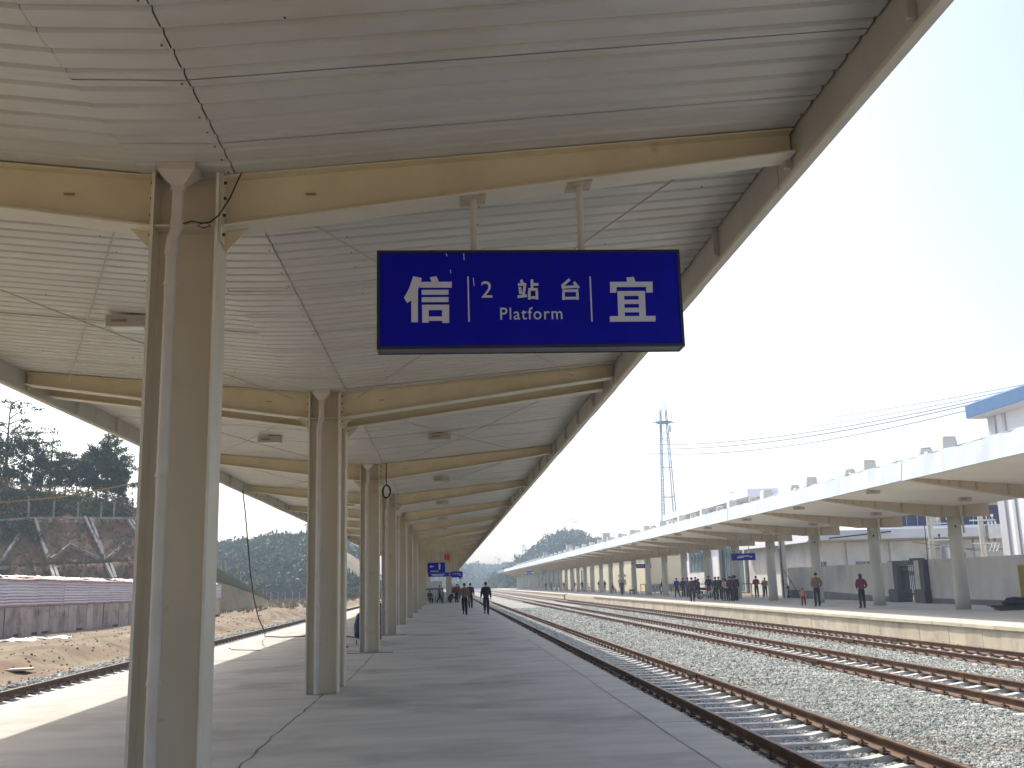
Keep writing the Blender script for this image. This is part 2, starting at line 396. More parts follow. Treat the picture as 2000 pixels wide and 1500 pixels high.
# stones
def stone_proto(k):
    bm = bmesh.new(); bmesh.ops.create_icosphere(bm, subdivisions=1, radius=.5)
    for v in bm.verts:
        v.co *= .75+.5*random.random(); v.co.x *= 1.15; v.co.z *= .68
    me = bpy.data.meshes.new("stone"); bm.to_mesh(me); bm.free(); me.materials.append(STONE)
    return bpy.data.objects.new("stone", me)
protos = [stone_proto(k) for k in range(7)]
def stone_pts(x0, x1, y0, y1, dens, size):
    n = int((x1-x0)*(y1-y0)*dens); x = rng.uniform(x0, x1, n); y = rng.uniform(y0, y1, n)
    z = np.array([bed_z(a) for a in x])+rng.normal(0, .008, n)+size*.12
    keep = np.ones(n, bool)
    for c in (5.03, 10.37, 14.4, -9.45):
        a = np.abs(x-c)
        for s in (-1, 1): keep &= ~(np.abs(x-c-s*.7535) < .14)
    s = size*rng.uniform(.65, 1.45, n)
    return np.stack([x, y, z], 1)[keep], s[keep]
# sleepers must stay clear of stones: read their real positions
SLY = {}
for o in COL.objects:
    if o.name.startswith("sleeper") and o.parent is not None and o.parent.name.startswith("railway_track"):
        SLY.setdefault(round(o.parent.location.x, 2), []).append(o.location.y)
def clear_sleepers(P, s):
    keep = np.ones(len(P), bool)
    for c, ys_ in SLY.items():
        ys_ = np.sort(np.array([q for q in ys_ if q > 0])); 
        if len(ys_) < 2: continue
        i = np.clip(np.searchsorted(ys_, P[:, 1]), 1, len(ys_)-1)
        d = np.minimum(np.abs(P[:, 1]-ys_[i-1]), np.abs(P[:, 1]-ys_[i]))
        a = np.abs(P[:, 0]-c)
        hit = (a < 1.27) & (d < .125) & ~((a > 1.12) & (rng.random(len(P)) < .25))
        keep &= ~hit
    return P[keep], s[keep]
PP = []; SS = []
for a in ((2.95, 16.3, 5, 22, 1150, .050), (2.95, 16.3, 22, 45, 480, .072), (2.95, 16.3, 45, 95, 130, .105), (-11.7, -7.2, 18, 60, 260, .085), (-11.7, -7.2, 60, 110, 90, .11)):
    p, s = clear_sleepers(*stone_pts(*a)); PP.append(p); SS.append(s)
P = np.concatenate(PP); S = np.concatenate(SS)
S3 = S[:, None]*rng.uniform(.75, 1.25, (len(S), 3)); RO = rng.uniform(0, 6.28, (len(S), 3)); RO[:, :2] = rng.normal(0, .5, (len(S), 2))
scatter("ballast_stones", P, S3, RO, protos, "grey crushed stone ballast lying between and around the tracks", "ballast")

# ================================================================ NEAR CANOPY
CX = -1.975
FR = [-10.5, -1.45, 7.6, 16.65, 17.72, 26.75, 35.8, 44.85, 53.9, 62.95, 64.0, 73.05, 82.1, 91.15]
FR2 = [100.2+9.05*i for i in range(19)]
CAN = thing("platform_canopy", (CX, 7.6, 0), "large cream steel canopy with white ribbed underside over the near platform", "canopy")
def deck_z(x):
    d = abs(x-CX)
    return 4.86 if d < .36 else 4.86+(d-.36)*.0935
def column_mb(x, y):
    b = MB(); b.use(CREAMC)
    b.box(x-.236, x+.236, y-.006, y+.006, 0, 4.86)
    b.box(x-.25, x-.236, y-.18, y+.18, 0, 4.84); b.box(x+.236, x+.25, y-.18, y+.18, 0, 4.84)
    b.box(x-.234, x+.234, y-.17, y-.008, 4.40, 4.415); b.box(x-.234, x+.234, y+.008, y+.17, 4.40, 4.415)
    b.use(CREAML)
    b.box(x-.256, x-.234, y-.186, y-.180, 0, 4.84); b.box(x+.234, x+.256, y-.186, y-.180, 0, 4.84)
    return b
def beam_mb(y, s, xend=4.9, xin=.272, x0=CX):
    """tapered I-beam from the column head out to the eave; s = side"""
    b = MB(); b.use(CREAM)
    X = lambda d: x0+s*d
    zt = lambda d: deck_z(x0+s*d)-.012; zb = lambda d: 4.43+max(0, d-.27)*.1385
    def slab(d0, d1, za0, zb0, za1, zb1, w_):
        pts = [(X(d0), y-w_, zb0), (X(d1), y-w_, zb1), (X(d1), y-w_, za1), (X(d0), y-w_, za0), (X(d0), y+w_, zb0), (X(d1), y+w_, zb1), (X(d1), y+w_, za1), (X(d0), y+w_, za0)]
        fs = [(0, 1, 2, 3), (7, 6, 5, 4), (0, 4, 5, 1), (3, 2, 6, 7), (0, 3, 7, 4), (1, 5, 6, 2)]
        b.add(pts, fs if s > 0 else [tuple(reversed(f)) for f in fs])
    slab(xin, xend, zt(xin)-.012, zb(xin), zt(xend)-.012, zb(xend), .005)
    slab(xin, xend, zt(xin), zt(xin)-.012, zt(xend), zt(xend)-.012, .11)
    b.use(CREAML)
    slab(xin, xend, zb(xin), zb(xin)-.016, zb(xend), zb(xend)-.016, .13)
    b.use(CREAML)
    b.box(X(.252), X(.272), y-.14, y+.14, 4.30, 4.87)
    b.use(CREAM)
    # small gusset under the flange
    g = [(X(.272), 4.41), (X(.46), 4.44), (X(.272), 4.24)]
    vs = [(p[0], y-.005, p[1]) for p in g]+[(p[0], y+.005, p[1]) for p in g]
    b.add(vs, [(0, 1, 2), (5, 4, 3), (0, 3, 4, 1), (1, 4, 5, 2), (2, 5, 3, 0)])
    b.use(CLIP)
    for zz in (4.36, 4.52, 4.66, 4.79):
        for yy in (-.085, .085): b.tube([(X(.24), y+yy, zz), (X(.292), y+yy, zz)], .013, 6)
    b.use(mat("rusty_paint", (.40, .25, .15), .7))
    b.box(X(.9), X(.98), y-.03, y-.006, 4.72, 4.732)
    return b
def pipe_mb(x, y):
    b = MB(); px_ = x-.055
    b.use(PVC)
    b.tube([(px_+.015, y-.235, 4.66), (px_+.015, y-.235, 4.36), (px_-.015, y-.235, 4.28), (px_-.015, y-.235, .01)], .043, 14)
    for z0, z1 in ((4.42, 4.36), (4.22, 4.15), (3.9, 3.93), (2.45, 2.48), (1.0, 1.03)):
        b.tube([(px_+(.015 if z0 > 4.3 else -.015), y-.235, z0), (px_+(.015 if z0 > 4.3 else -.015), y-.235, z1)], .05, 14)
    for z0 in (.75, 3.2): b.box(px_-.10, px_+.07, y-.190, y-.180, z0, z0+.02)
    return b
def hopper_mb(x, y):
    b = MB(); cx_ = x-.04; cy_ = y-.235
    prof = [(.14, 4.858), (.14, 4.80), (.05, 4.70), (.046, 4.655)]
    vs = []
    for r, z in prof: vs += [(cx_-r, cy_-r*.7, z), (cx_+r, cy_-r*.7, z), (cx_+r, cy_+r*.7, z), (cx_-r, cy_+r*.7, z)]
    fs = []
    for i in range(3):
        for j in range(4): fs.append((i*4+j, (i+1)*4+j, (i+1)*4+(j+1) % 4, i*4+(j+1) % 4))
    fs += [(0, 1, 2, 3), (15, 14, 13, 12)]
    return b.add(vs, fs)
col0 = column_mb(CX, 7.6).build("column", None, CAN)
pip0 = pipe_mb(CX, 7.6).build("rain_pipe", None, col0, smooth=False)
hop0 = hopper_mb(CX, 7.6).build("pipe_hopper", PVC, col0)
bL = beam_mb(7.6, -1).build("beam", None, CAN); bR = beam_mb(7.6, 1).build("beam", None, CAN)
for y in FR:
    if y == 7.6: continue
    dbl = y in (17.72, 64.0)
    c = copy(col0, CAN, y-7.6)
    if not dbl:
        for q in (pip0, hop0):
            d = q.copy(); COL.objects.link(d); d.parent = c
    copy(bL, CAN, y-7.6); copy(bR, CAN, y-7.6)
# frames past the stair opening stand on two columns each
c2a = column_mb(CX-2.1, 7.6).build("column", None, CAN); c2a.location.y += FR2[0]-7.6
c2b = column_mb(CX+2.3, 7.6).build("column", None, CAN); c2b.location.y += FR2[0]-7.6
for i, y in enumerate(FR2):
    copy(bL, CAN, y-7.6); copy(bR, CAN, y-7.6)
    if i: copy(c2a, CAN, y-FR2[0]); copy(c2b, CAN, y-FR2[0])
mb = MB(); mb.use(CREAM); mb.box(CX-.3, CX+.3, -.01, .01, 4.43, 4.85); mb.box(CX-.3, CX+.3, -.12, .12, 4.41, 4.429)
mid = mb.build("beam_joint", None, CAN); mid.location.y += FR2[0]
for y in FR2[1:]: copy(mid, CAN, y-FR2[0])
# roof sheets with ribs across
RIBS = .2345; SHW = RIBS*4
def sheet_mb(x0, x1, off, gap=.002):
    b = MB(); prof = []
    y = gap
    yy = []
    for k in range(4):
        c = k*RIBS+RIBS/2
        yy += [(c-.034, 0), (c-.020, .026), (c+.020, .026), (c+.034, 0)]
    prof = [(gap, 0)]+yy+[(SHW-.0075, 0), (SHW-.003, .010)]
    n = len(prof); vs = []
    segs = 1
    for i in range(segs+1):
        x = x0+(x1-x0)*i/segs
        for (py_, pz) in prof: vs.append((x, py_, deck_z(x)+pz+off))
    top = len(vs)
    for i in range(segs+1):
        x = x0+(x1-x0)*i/segs
        for (py_, pz) in (prof[0], prof[-1]): vs.append((x, py_, deck_z(x)+.09+off))
    fs = []
    for j in range(n-1):
        f = (j, j+1, n+j+1, n+j); fs.append(f if x1 < x0 else tuple(reversed(f)))
    fs.append((top, top+1, top+3, top+2))
    b.add(vs, fs); return b
sheets = []
Y0 = -9.0
shR = sheet_mb(-1.609, 2.93, 0).build("roof_sheet", DECK, CAN); shR.location.y += Y0
shL = sheet_mb(-2.343, -6.90, .003).build("roof_sheet", DECK, CAN); shL.location.y += Y0
b = MB(); prof = sheet_mb(-2.338, -1.617, -.003)
shC = prof.build("gutter_sheet", DECK, CAN); shC.location.y += Y0
nsh = 118
for k in range(1, nsh):
    for q, a in ((shR, 0), (shL, 0), (shC, 1)):
        c = copy(q, CAN, k*SHW, dz=random.choice((-.003, -.001, 0, 0, .002, .004)))
b = MB()
for k in range(nsh, int((268-Y0)/SHW)):
    for (x0, x1) in ((-1.615, 2.93), (-2.335, -6.9), (-2.345, -1.605)):
        m_ = sheet_mb(x0, x1, 0); b.add([(v[0], v[1]+Y0+k*SHW, v[2]) for v in m_.v], m_.f)
b.build("roof_sheet", DECK, CAN, kind="stuff")
# outer roof skin
b = MB()
b.add([(-6.98, -10, 5.60), (CX, -10, 5.2), (2.98, -10, 5.60), (-6.98, 268, 5.60), (CX, 268, 5.2), (2.98, 268, 5.60)], [(0, 1, 4, 3), (1, 2, 5, 4)])
b.build("roof_skin", FASC, CAN)
# screws through the sheets
b = MB()
for k in range(0, 60):
    for x in (-.9, .35, 1.75, 2.45, -3.2, -4.6, -5.9):
        if random.random() < .3:
            yy = 3.5+k*RIBS*2; z = deck_z(x); b.box(x-.006, x+.006, yy-.006, yy+.006, z-.006, z+.004)
for k in range(0, 40):
    yy = 3.6+k*RIBS+.1; x = -1.66
    if random.random() < .6: b.box(x-.005, x+.005, yy-.005, yy+.005, 4.849, 4.862)
b.build("screw_heads", CLIP, CAN, kind="stuff")
# eaves: inner sheet, bottom lip, outer sheet, in lengths of three metres
def eave_mb(s, L=3.0):
    b = MB(); X = lambda d: CX+s*d
    e = 4.925
    b.use(FASC)
    b.box(X(e), X(e+.012), .004, L-.004, 4.97, 5.62)
    b.use(CREAML)
    b.box(X(e-.004), X(e+.10), .003, L-.003, 4.945, 4.968)
    b.tube([(X(e+.012), .003, 4.944), (X(e+.012), L-.003, 4.944)], .018, 6)
    b.use(FASC)
    b.box(X(e+.09), X(e+.10), .004, L-.004, 4.97, 5.70)
    return b
for s in (-1, 1):
    e0 = eave_mb(s).build("eave_fascia", None, CAN); e0.location.y += -10
    for k in range(1, 93):
        c = copy(e0, CAN, 3.0*k); c.rotation_euler = (0, 0, random.uniform(-.0012, .0012)); c.location.x += random.uniform(-.004, .004)
    mb = MB(); mb.use(FASC); X = lambda d: CX+s*d
    mb.box(X(4.86), X(4.921), -.018, .018, 4.985, 5.30)
    br = mb.build("eave_bracket", None, CAN); ys_ = [5.4+2.26*k for k in range(40)]
    br.location.y += ys_[0]
    for y in ys_[1:]: copy(br, CAN, y-ys_[0])
# bracing rods in the first bays
b0 = 0
for (ya, yb) in ((7.6, 16.65), (17.72, 26.75), (26.75, 35.8)):
    for s in (-1, 1):
        for fl in (0, 1):
            xa, xb = (4.2, .55) if fl else (.55, 4.2)
            za, zb_ = (5.10, 4.76) if fl else (4.76, 5.10)
            b = MB(); b.tube([(CX+s*xa, ya+.1, za), (CX+s*(xa+xb)/2, (ya+yb)/2, (za+zb_)/2-.03), (CX+s*xb, yb-.1, zb_)], .009, 6)
            b.build("bracing_rod", RODM, CAN)
# lamps
def lamp(x, y, zt, label, tilt, group):
    t = thing("ceiling_lamp", (x, y, zt), label, "lamp", group)
    b = MB()
    pts = [(-.235, -.10), (.235, -.10), (.255, -.07), (.255, .14), (-.255, .14), (-.255, -.07)]
    vs = [(x+p[0], y+p[1], zt-.01) for p in pts]+[(x+p[0]*.97, y+p[1]*.97, zt-.15) for p in pts]
    n = 6; b.add(vs, [(i, (i+1) % n+0, (i+1) % n+n, i+n) for i in range(n)]+[tuple(range(n))[::-1], tuple(range(n, 2*n))]); b.build("housing", LAMPB, t)
    b = MB(); b.box(x-.19, x+.19, y-.07, y+.10, zt-.156, zt-.151); b.build("glass_panel", LAMPG, t)
    b = MB(); b.box(x-.17, x+.02, y-.108, y-.0975, zt-.098, zt-.066); b.build("vent_slot", LAMPV, t)
    b = MB(); b.box(x-.03, x-.015, y-.02, y+.02, zt-.012, zt+.05); b.box(x+.015, x+.03, y-.02, y+.02, zt-.012, zt+.05); b.build("hanger", LAMPB, t)
    return t
mids = [12.12, 22.2, 31.3, 40.3, 49.4, 58.4, 68.5, 77.6, 86.6, 95.7]
for i, y in enumerate(mids):
    for s, nm in ((-1, "left"), (1, "right")):
        if s == 1 and i == 0: continue
        lamp(CX+s*1.88, y, deck_z(CX+1.88)-.02, "box lamp under the near canopy, %s from the camera in the %s row" % (ORD[i], nm), 0, "box lamps under the near canopy")
# ================================================================ BIG SIGN
SG = thing("platform_sign", (.7, 7.6, 4.22), "large blue hanging platform sign with white Chinese characters and the word Platform", "sign")
b = MB(); b.use(SIGNBK); x0, x1, z0, z1, ya, yb = -.505, 1.905, 3.425, 4.222, 7.5, 7.70
b.box(x0, x0+.022, ya, yb, z0, z1); b.box(x1-.022, x1, ya, yb, z0, z1); b.box(x0+.022, x1-.022, ya, yb, z1-.022, z1)
b.box(x0+.022, x1-.022, ya, ya+.02, z0, z0+.022); b.box(x0+.022, x1-.022, yb-.02, yb, z0, z0+.022)
b.build("frame", None, SG)
b = MB(); b.box(x0+.022, x1-.022, ya+.02, yb-.02, z0+.004, z0+.014); b.build("bottom_plate", SIGNBT, SG)
b = MB(); b.box(x0+.022, x1-.022, ya+.006, ya+.012, z0+.022, z1-.022); fp = b.build("face_panel", BLUE, SG)
b = MB(); b.box(x0+.022, x1-.022, yb-.012, yb-.006, z0+.022, z1-.022); b.build("face_panel", BLUE, SG)
YF = 7.5
def plate(b, pts, d=.004):
    n = len(pts); vs = [(p[0], YF+.0015, p[1]) for p in pts]+[(p[0], YF+.0055, p[1]) for p in pts]
    b.add(vs, [tuple(range(n)), tuple(range(2*n-1, n-1, -1))]+[(i, i+n, (i+1) % n+n, (i+1) % n) for i in range(n)])
def chars(name, polys):
    b = MB()
    for p in polys: plate(b, p)
    o = b.build(name, WHT, fp); return o
def stroke(a, c, w_=.021):
    a = Vector(a); c = Vector(c); t = (c-a).normalized(); n = Vector((-t.y, t.x))*w_/2
    return [tuple(a+n), tuple(a-n), tuple(c-n), tuple(c+n)]
chars("character", [[(-.222, 4.01), (-.155, 3.995), (-.165, 3.946), (-.186, 3.9), (-.188, 3.638), (-.239, 3.639), (-.238, 3.816), (-.269, 3.793), (-.295, 3.835), (-.254, 3.911)],
 [(-.093, 4.0), (-.04, 4.009), (-.022, 3.9635), (-.078, 3.9635)], [(-.165, 3.963), (.079, 3.963), (.078, 3.916), (-.171, 3.917)],
 [(-.157, 3.898), (.053, 3.898), (.052, 3.858), (-.157, 3.858)], [(-.157, 3.839), (.052, 3.839), (.052, 3.799), (-.157, 3.799)],
 [(-.155, 3.777), (.055, 3.777), (.055, 3.735), (-.155, 3.735)], [(-.155, 3.7345), (-.103, 3.7345), (-.104, 3.634), (-.155, 3.634)],
 [(0, 3.7345), (.055, 3.7345), (.054, 3.631), (0, 3.631)], [(-.1025, 3.682), (-.0005, 3.682), (-.0005, 3.648), (-.1025, 3.648)]])
X_ = 1.335
chars("character", [[(1.464, 3.99), (1.525, 3.995), (1.535, 3.955), (1.47, 3.955)], [(1.331, 3.9545), (1.674, 3.9545), (1.672, 3.912), (1.331, 3.912)],
 [(1.331, 3.9115), (1.382, 3.9115), (1.380, 3.866), (1.329, 3.866)], [(1.620, 3.9115), (1.672, 3.9115), (1.670, 3.865), (1.618, 3.865)],
 [(1.388, 3.878), (1.440, 3.878), (1.437, 3.6735), (1.385, 3.6735)], [(1.556, 3.878), (1.608, 3.878), (1.605, 3.6735), (1.553, 3.6735)],
 [(1.4405, 3.878), (1.5555, 3.878), (1.5555, 3.839), (1.4405, 3.839)], [(1.4395, 3.807), (1.5545, 3.807), (1.5545, 3.772), (1.4395, 3.772)],
 [(1.4385, 3.741), (1.5535, 3.741), (1.5535, 3.704), (1.4385, 3.704)], [(1.318, 3.673), (1.682, 3.673), (1.680, 3.628), (1.317, 3.628)]])
chars("character", [stroke(*q) for q in [((.626, 3.976), (.635, 3.947)), ((.6, 3.938), (.665, 3.938)), ((.613, 3.918), (.618, 3.86)), ((.653, 3.924), (.64, 3.856)), ((.594, 3.837), (.668, 3.847)),
 ((.711, 3.978), (.710, 3.908)), ((.722, 3.938), (.762, 3.938)), ((.680, 3.897), (.755, 3.897)), ((.688, 3.884), (.686, 3.815)), ((.747, 3.884), (.745, 3.815)), ((.700, 3.83), (.733, 3.83))]])
chars("character", [stroke(*q) for q in [((1.011, 3.978), (.947, 3.922)), ((.945, 3.911), (1.062, 3.919)), ((1.043, 3.955), (1.081, 3.905)), ((.950, 3.884), (1.075, 3.884)), ((.958, 3.871), (.956, 3.81)), ((1.068, 3.871), (1.066, 3.81)), ((.970, 3.823), (1.054, 3.823))]])
chars("divider_line", [[(.202, 4.006), (.213, 4.006), (.214, 3.639), (.203, 3.639)]]); chars("divider_line", [[(1.169, 4.0), (1.180, 4.0), (1.180, 3.631), (1.169, 3.631)]])
def text(name, s, x, z, size, par, y=YF+.002, m=WHT, sx=1, space=1.0, ext=.002, bold=.0):
    cu = bpy.data.curves.new(name, 'FONT'); cu.body = s; cu.size = size; cu.space_character = space; cu.extrude = ext; cu.offset = bold; cu.resolution_u = 4
    o = bpy.data.objects.new(name+"_t", cu); COL.objects.link(o)
    dg = bpy.context.evaluated_depsgraph_get(); me = bpy.data.meshes.new_from_object(o.evaluated_get(dg)); bpy.data.objects.remove(o)
    me.transform(Matrix.Translation(Vector((x, y, z))) @ Matrix.Rotation(R(90), 4, 'X') @ Matrix.Diagonal((sx, 1, 1, 1)))
    root = par
    while root.parent: root = root.parent
    me.transform(Matrix.Translation(-org(root))); me.materials.clear(); me.materials.append(m)
    q = bpy.data.objects.new(name, me); COL.objects.link(q); q.parent = par; return q, me
def fit_text(q, me, x0, x1, z0, z1, par):
    root = par
    while root.parent: root = root.parent
    o_ = org(root); xs_ = [v.co.x for v in me.vertices]; zs = [v.co.z for v in me.vertices]
    a, b_, c, d = min(xs_), max(xs_), min(zs), max(zs)
    for v in me.vertices:
        v.co.x = x0-o_.x+(v.co.x-a)/(b_-a)*(x1-x0); v.co.z = z0-o_.z+(v.co.z-c)/(d-c)*(z1-z0)
q, me = text("numeral", "2", .3, 3.83, .18, fp); fit_text(q, me, .309, .395, 3.832, 3.966, fp)
q, me = text("word", "Platform", .45, 3.65, .12, fp, space=1.12); fit_text(q, me, .454, .942, 3.652, 3.750, fp)
for a, c in (((.037, 4.196), (.045, 4.175)), ((.176, 4.196), (.179, 4.143)), ((.069, 4.062), (.073, 4.033)), ((.248, 3.995), (.254, 3.929))):
    chars("paint_drip", [stroke(a, c, .006)])
for x, ztop in ((.262, 4.684), (1.13, 4.804)):
    b = MB(); b.tube([(x, 7.6, 4.222), (x, 7.6, ztop)], .026, 12); hp = b.build("hanger_pipe", PVC, SG)
    b = MB(); dz = (.0935*.0+.1385)*.10; z_ = 4.43+(x-CX-.27)*.1385-.018
    b.add([(x-.1, 7.5, z_-dz-.008), (x+.1, 7.5, z_+dz-.008), (x+.1, 7.71, z_+dz-.008), (x-.1, 7.71, z_-dz-.008), (x-.1, 7.5, z_-dz), (x+.1, 7.5, z_+dz), (x+.1, 7.71, z_+dz), (x-.1, 7.71, z_-dz)],
          [(0, 3, 2, 1), (4, 5, 6, 7), (0, 1, 5, 4), (1, 2, 6, 5), (2, 3, 7, 6), (3, 0, 4, 7)])
    b.build("mounting_plate", mat("plate_rusty", (.55, .47, .38), .6, (.42, .30, .20), 14), SG)
# loose wires
b = MB(); b.tube([at(356, 437, 7.36), at(375, 432, 7.36), at(395, 436, 7.36), at(410, 434, 7.36), at(428, 420, 7.36), at(450, 385, 7.38), at(462, 358, 7.4), at(472, 337, 7.42)], .006, 6)
b.tube([at(395, 436, 7.36), at(385, 441, 7.36), at(398, 445, 7.36), at(412, 441, 7.36), at(402, 434, 7.36)], .005, 6)
tag(b.build("loose_wire", WIREM), "short black wire looped round the head of the nearest cream column", "wire")
b = MB(); pts = []
for i in range(40):
    a_ = i/39*6.28*4; pts.append(at(755, 960, 26.4)+Vector((.10*math.sin(a_)*(1+.15*math.sin(i)), .02*math.sin(i*1.7), .17*math.cos(a_)*(1+.1*math.cos(i*2)))))
b.tube([at(755, 905, 26.4), at(754, 930, 26.4)]+pts, .016, 6)
tag(b.build("coiled_cable", WIREM), "coil of dark cable hanging from the beam beside the third column", "cable")
b = MB(); b.tube([at(474, 958, 31), at(479, 1000, 31.2), at(484, 1060, 31.8), at(489, 1120, 32.8), at(496, 1170, 34), at(505, 1208, 35), at(518, 1236, 35.8)]+[Vector((-6.3, 36.1, .06)), Vector((-5.6, 35.6, .03)), Vector((-4.9, 35.9, .03)), Vector((-4.0, 36.3, .03)), Vector((-3.2, 34.5, .03)), Vector((-2.6, 33.0, .03))], .02, 6)
tag(b.build("hanging_cable", WIREM), "long dark cable sagging from the left eave down onto the platform", "cable")
b = MB(); b.tube([(-6.3, 30.3, .012), (-6.0, 29.3, .012), (-5.6, 29.0, .012), (-5.1, 28.6, .012)], .012, 5)
tag(b.build("cable_end", WIREM), "thin curl of cable lying on the sunlit platform strip", "cable")
b = MB(); b.tube([(-19.5, 36, 5.0), (-17.2, 40, 5.23), (-15, 40.2, 5.42), (-11.8, 40, 5.95), (-9, 40, 6.4), (-6.98, 40, 5.6)], .03, 5)
tag(b.build("tan_rope", ROPE), "tan rope strung from the left eave past the wooded hill", "rope")
# ================================================================ FAR PLATFORM AND ITS CANOPY
FX = 16.4
P1 = thing("far_platform", (FX, 28, 0), "far platform", None, kind="structure"); del P1["label"]
b = MB(); b.box(FX+.56, 26.5, -20, 420, -1.0, 0); b.build("slab", FPLAT, P1)
cap = None; pan = None
b = MB(); b.box(FX, FX+.555, .005, .985, -.10, .004); capm = b
b = MB(); b.box(FX+.08, FX+.2, .004, 1.043, -1.0, -.105); panm = b
for k in range(118):
    y = 24+k*.99
    if cap is None: cap = capm.build("cap_slab", FCAP, P1); cap.location.y = y-28
    else: c = copy(cap, P1); c.location = (cap.location.x+random.uniform(-.008, .008), y-28, random.uniform(-.006, .004))
for k in range(112):
    y = 24+k*1.047
    if pan is None: pan = panm.build("face_panel", FPAN, P1); pan.location.y = y-28
    else: c = copy(pan, P1); c.location = (pan.location.x+random.uniform(-.006, .006), y-28, 0)
b = MB(); b.box(FX, FX+.555, -20, 23.98, -.10, .003); b.box(FX, FX+.555, 141, 420, -.10, .003); b.build("cap_slab", FCAP, P1)
b = MB(); b.box(FX+.08, FX+.2, -20, 23.98, -1, -.105); b.box(FX+.08, FX+.2, 141.4, 420, -1, -.105); b.build("face_panel", FPAN, P1)
b = MB(); b.box(FX+.21, FX+.55, -20, 420, -1, -.11); b.build("core", FPAN, P1)
b = MB()
for (xa, ya, xb, yb) in ((18.9, 52.6, 20.6, 52.2), (19.5, 47.5, 22.3, 46.8), (23.0, 58.5, 24.6, 58.2), (20.5, 44.8, 22.5, 44.3)):
    b.bar((xa, ya, .006), (xb, yb, .006), .05, .008)
b.build("floor_mark", mat("floor_stain", (.20, .18, .16), .9), P1)

CAN2 = thing("platform_canopy", (22.7, 43.4, 0), "long canopy with bright white edge and round columns over the far platform", "canopy")
F2 = [34.78+8.62*i for i in range(34)]
dz2 = lambda x: 4.50+max(0, 22.7-x)*.080+max(0, x-22.7)*.06
def col2_mb(y):
    b = MB(); n = 20; pr = [(0, .325), (.6, .315), (2.5, .295), (4.03, .28)]
    b.tube([(22.7, y, z) for z, r in pr], [r for z, r in pr], n); return b
def beam2_mb(y):
    b = MB(); b.use(CONC2)
    pts = [(16.45, 4.93), (19.4, 4.42), (21.0, 4.16), (22.0, 4.035), (24.32, 4.035), (24.32, 4.6), (22.7, 4.50), (16.45, 5.0)]
    b.prism(pts, 'y', y-.14, y+.14)
    b.use(CONC3)
    for x, w_ in ((17.35, .03), (17.75, .03), (18.1, .03), (18.5, .03), (19.1, .03), (20.3, .04), (21.4, .04), (22.15, .05), (23.2, .05)):
        zb = 4.93-(x-16.45)*.173 if x < 19.4 else 4.42-(x-19.4)*.1625 if x < 21 else 4.16-(x-21)*.125 if x < 22 else 4.035
        b.box(x-w_, x+w_, y-.185, y+.185, zb+.012, dz2(x)-.01)
    return b
CONC2 = mat("beam_tan_paint", (.50, .43, .31), .7, (.44, .37, .27), 1.3, bump=.05, col3=(.40, .30, .20), scale3=.9, amt3=(.6, .8))
CONC3 = mat("stiffener_tan", (.48, .38, .26), .7, (.38, .26, .17), 2.0)
def upstand_mb(y):
    b = MB()
    prof = [(.40, .42, 5.4), (.38, .40, 6.8), (.31, .35, 7.55), (.28, .33, 7.62)]
    vs = []
    for hx, hy, z in prof: vs += [(22.75-hx, y-hy, z), (22.75+hx, y-hy, z), (22.75+hx, y+hy, z), (22.75-hx, y+hy, z)]
    fs = [(i*4+j, i*4+(j+1) % 4, (i+1)*4+(j+1) % 4, (i+1)*4+j) for i in range(3) for j in range(4)]+[(12, 13, 14, 15)]
    b.add(vs, fs)
    b.prism([(22.4, 7.0), (22.0, 6.95), (21.6, 6.75), (19.8, 5.8), (19.8, 5.5), (22.4, 5.5)], 'y', y-.16, y+.16)
    b.tube([(22.0, y, 6.85), (21.9, y, 7.1), (21.6, y, 7.08), (21.5, y, 6.7)], .13, 8)
    return b
c2 = b2 = u2 = None
for y in F2:
    if c2 is None:
        c2 = col2_mb(y).build("column", CONC, CAN2, smooth=True); b2 = beam2_mb(y).build("beam", None, CAN2); u2 = upstand_mb(y).build("roof_upstand", CONC, CAN2)
        mb = MB(); mb.tube([(22.93, y-.26, 4.45), (22.93, y-.28, 4.2), (22.96, y-.32, 3.3)], .05, 8); mb.tube([(22.93, y-.26, 4.5), (22.93, y-.26, 4.38)], [.12, .06], 8); dp = mb.build("drain_spout", CONC, c2)
        mb = MB(); mb.box(22.55, 22.62, y-.335, y-.30, 3.55, 3.65); dq = mb.build("junction_box", CLIP, c2)
    else:
        d = y-F2[0]; cc = copy(c2, CAN2, d); copy(b2, CAN2, d); copy(u2, CAN2, d)
        for q in (dp, dq): e = q.copy(); COL.objects.link(e); e.parent = cc
yA, yB = 6, F2[-1]+4
b = MB()
b.prism([(16.42, 5.0), (22.7, 4.50), (24.3, 4.6), (24.3, 4.72), (22.7, 4.62), (16.42, 5.12)], 'y', yA, yB); b.build("ceiling_sheet", mat("far_ceiling", (.74, .70, .62), .6, (.66, .62, .54), .4), CAN2)
b = MB(); b.prism([(16.5, 5.58), (22.7, 5.46), (25.25, 5.6), (25.25, 5.5), (22.7, 5.36), (16.5, 5.48)], 'y', yA, yB); b.build("roof_skin", WALLW, CAN2)  # unseen extra width added along the back edge to keep the wall shaded
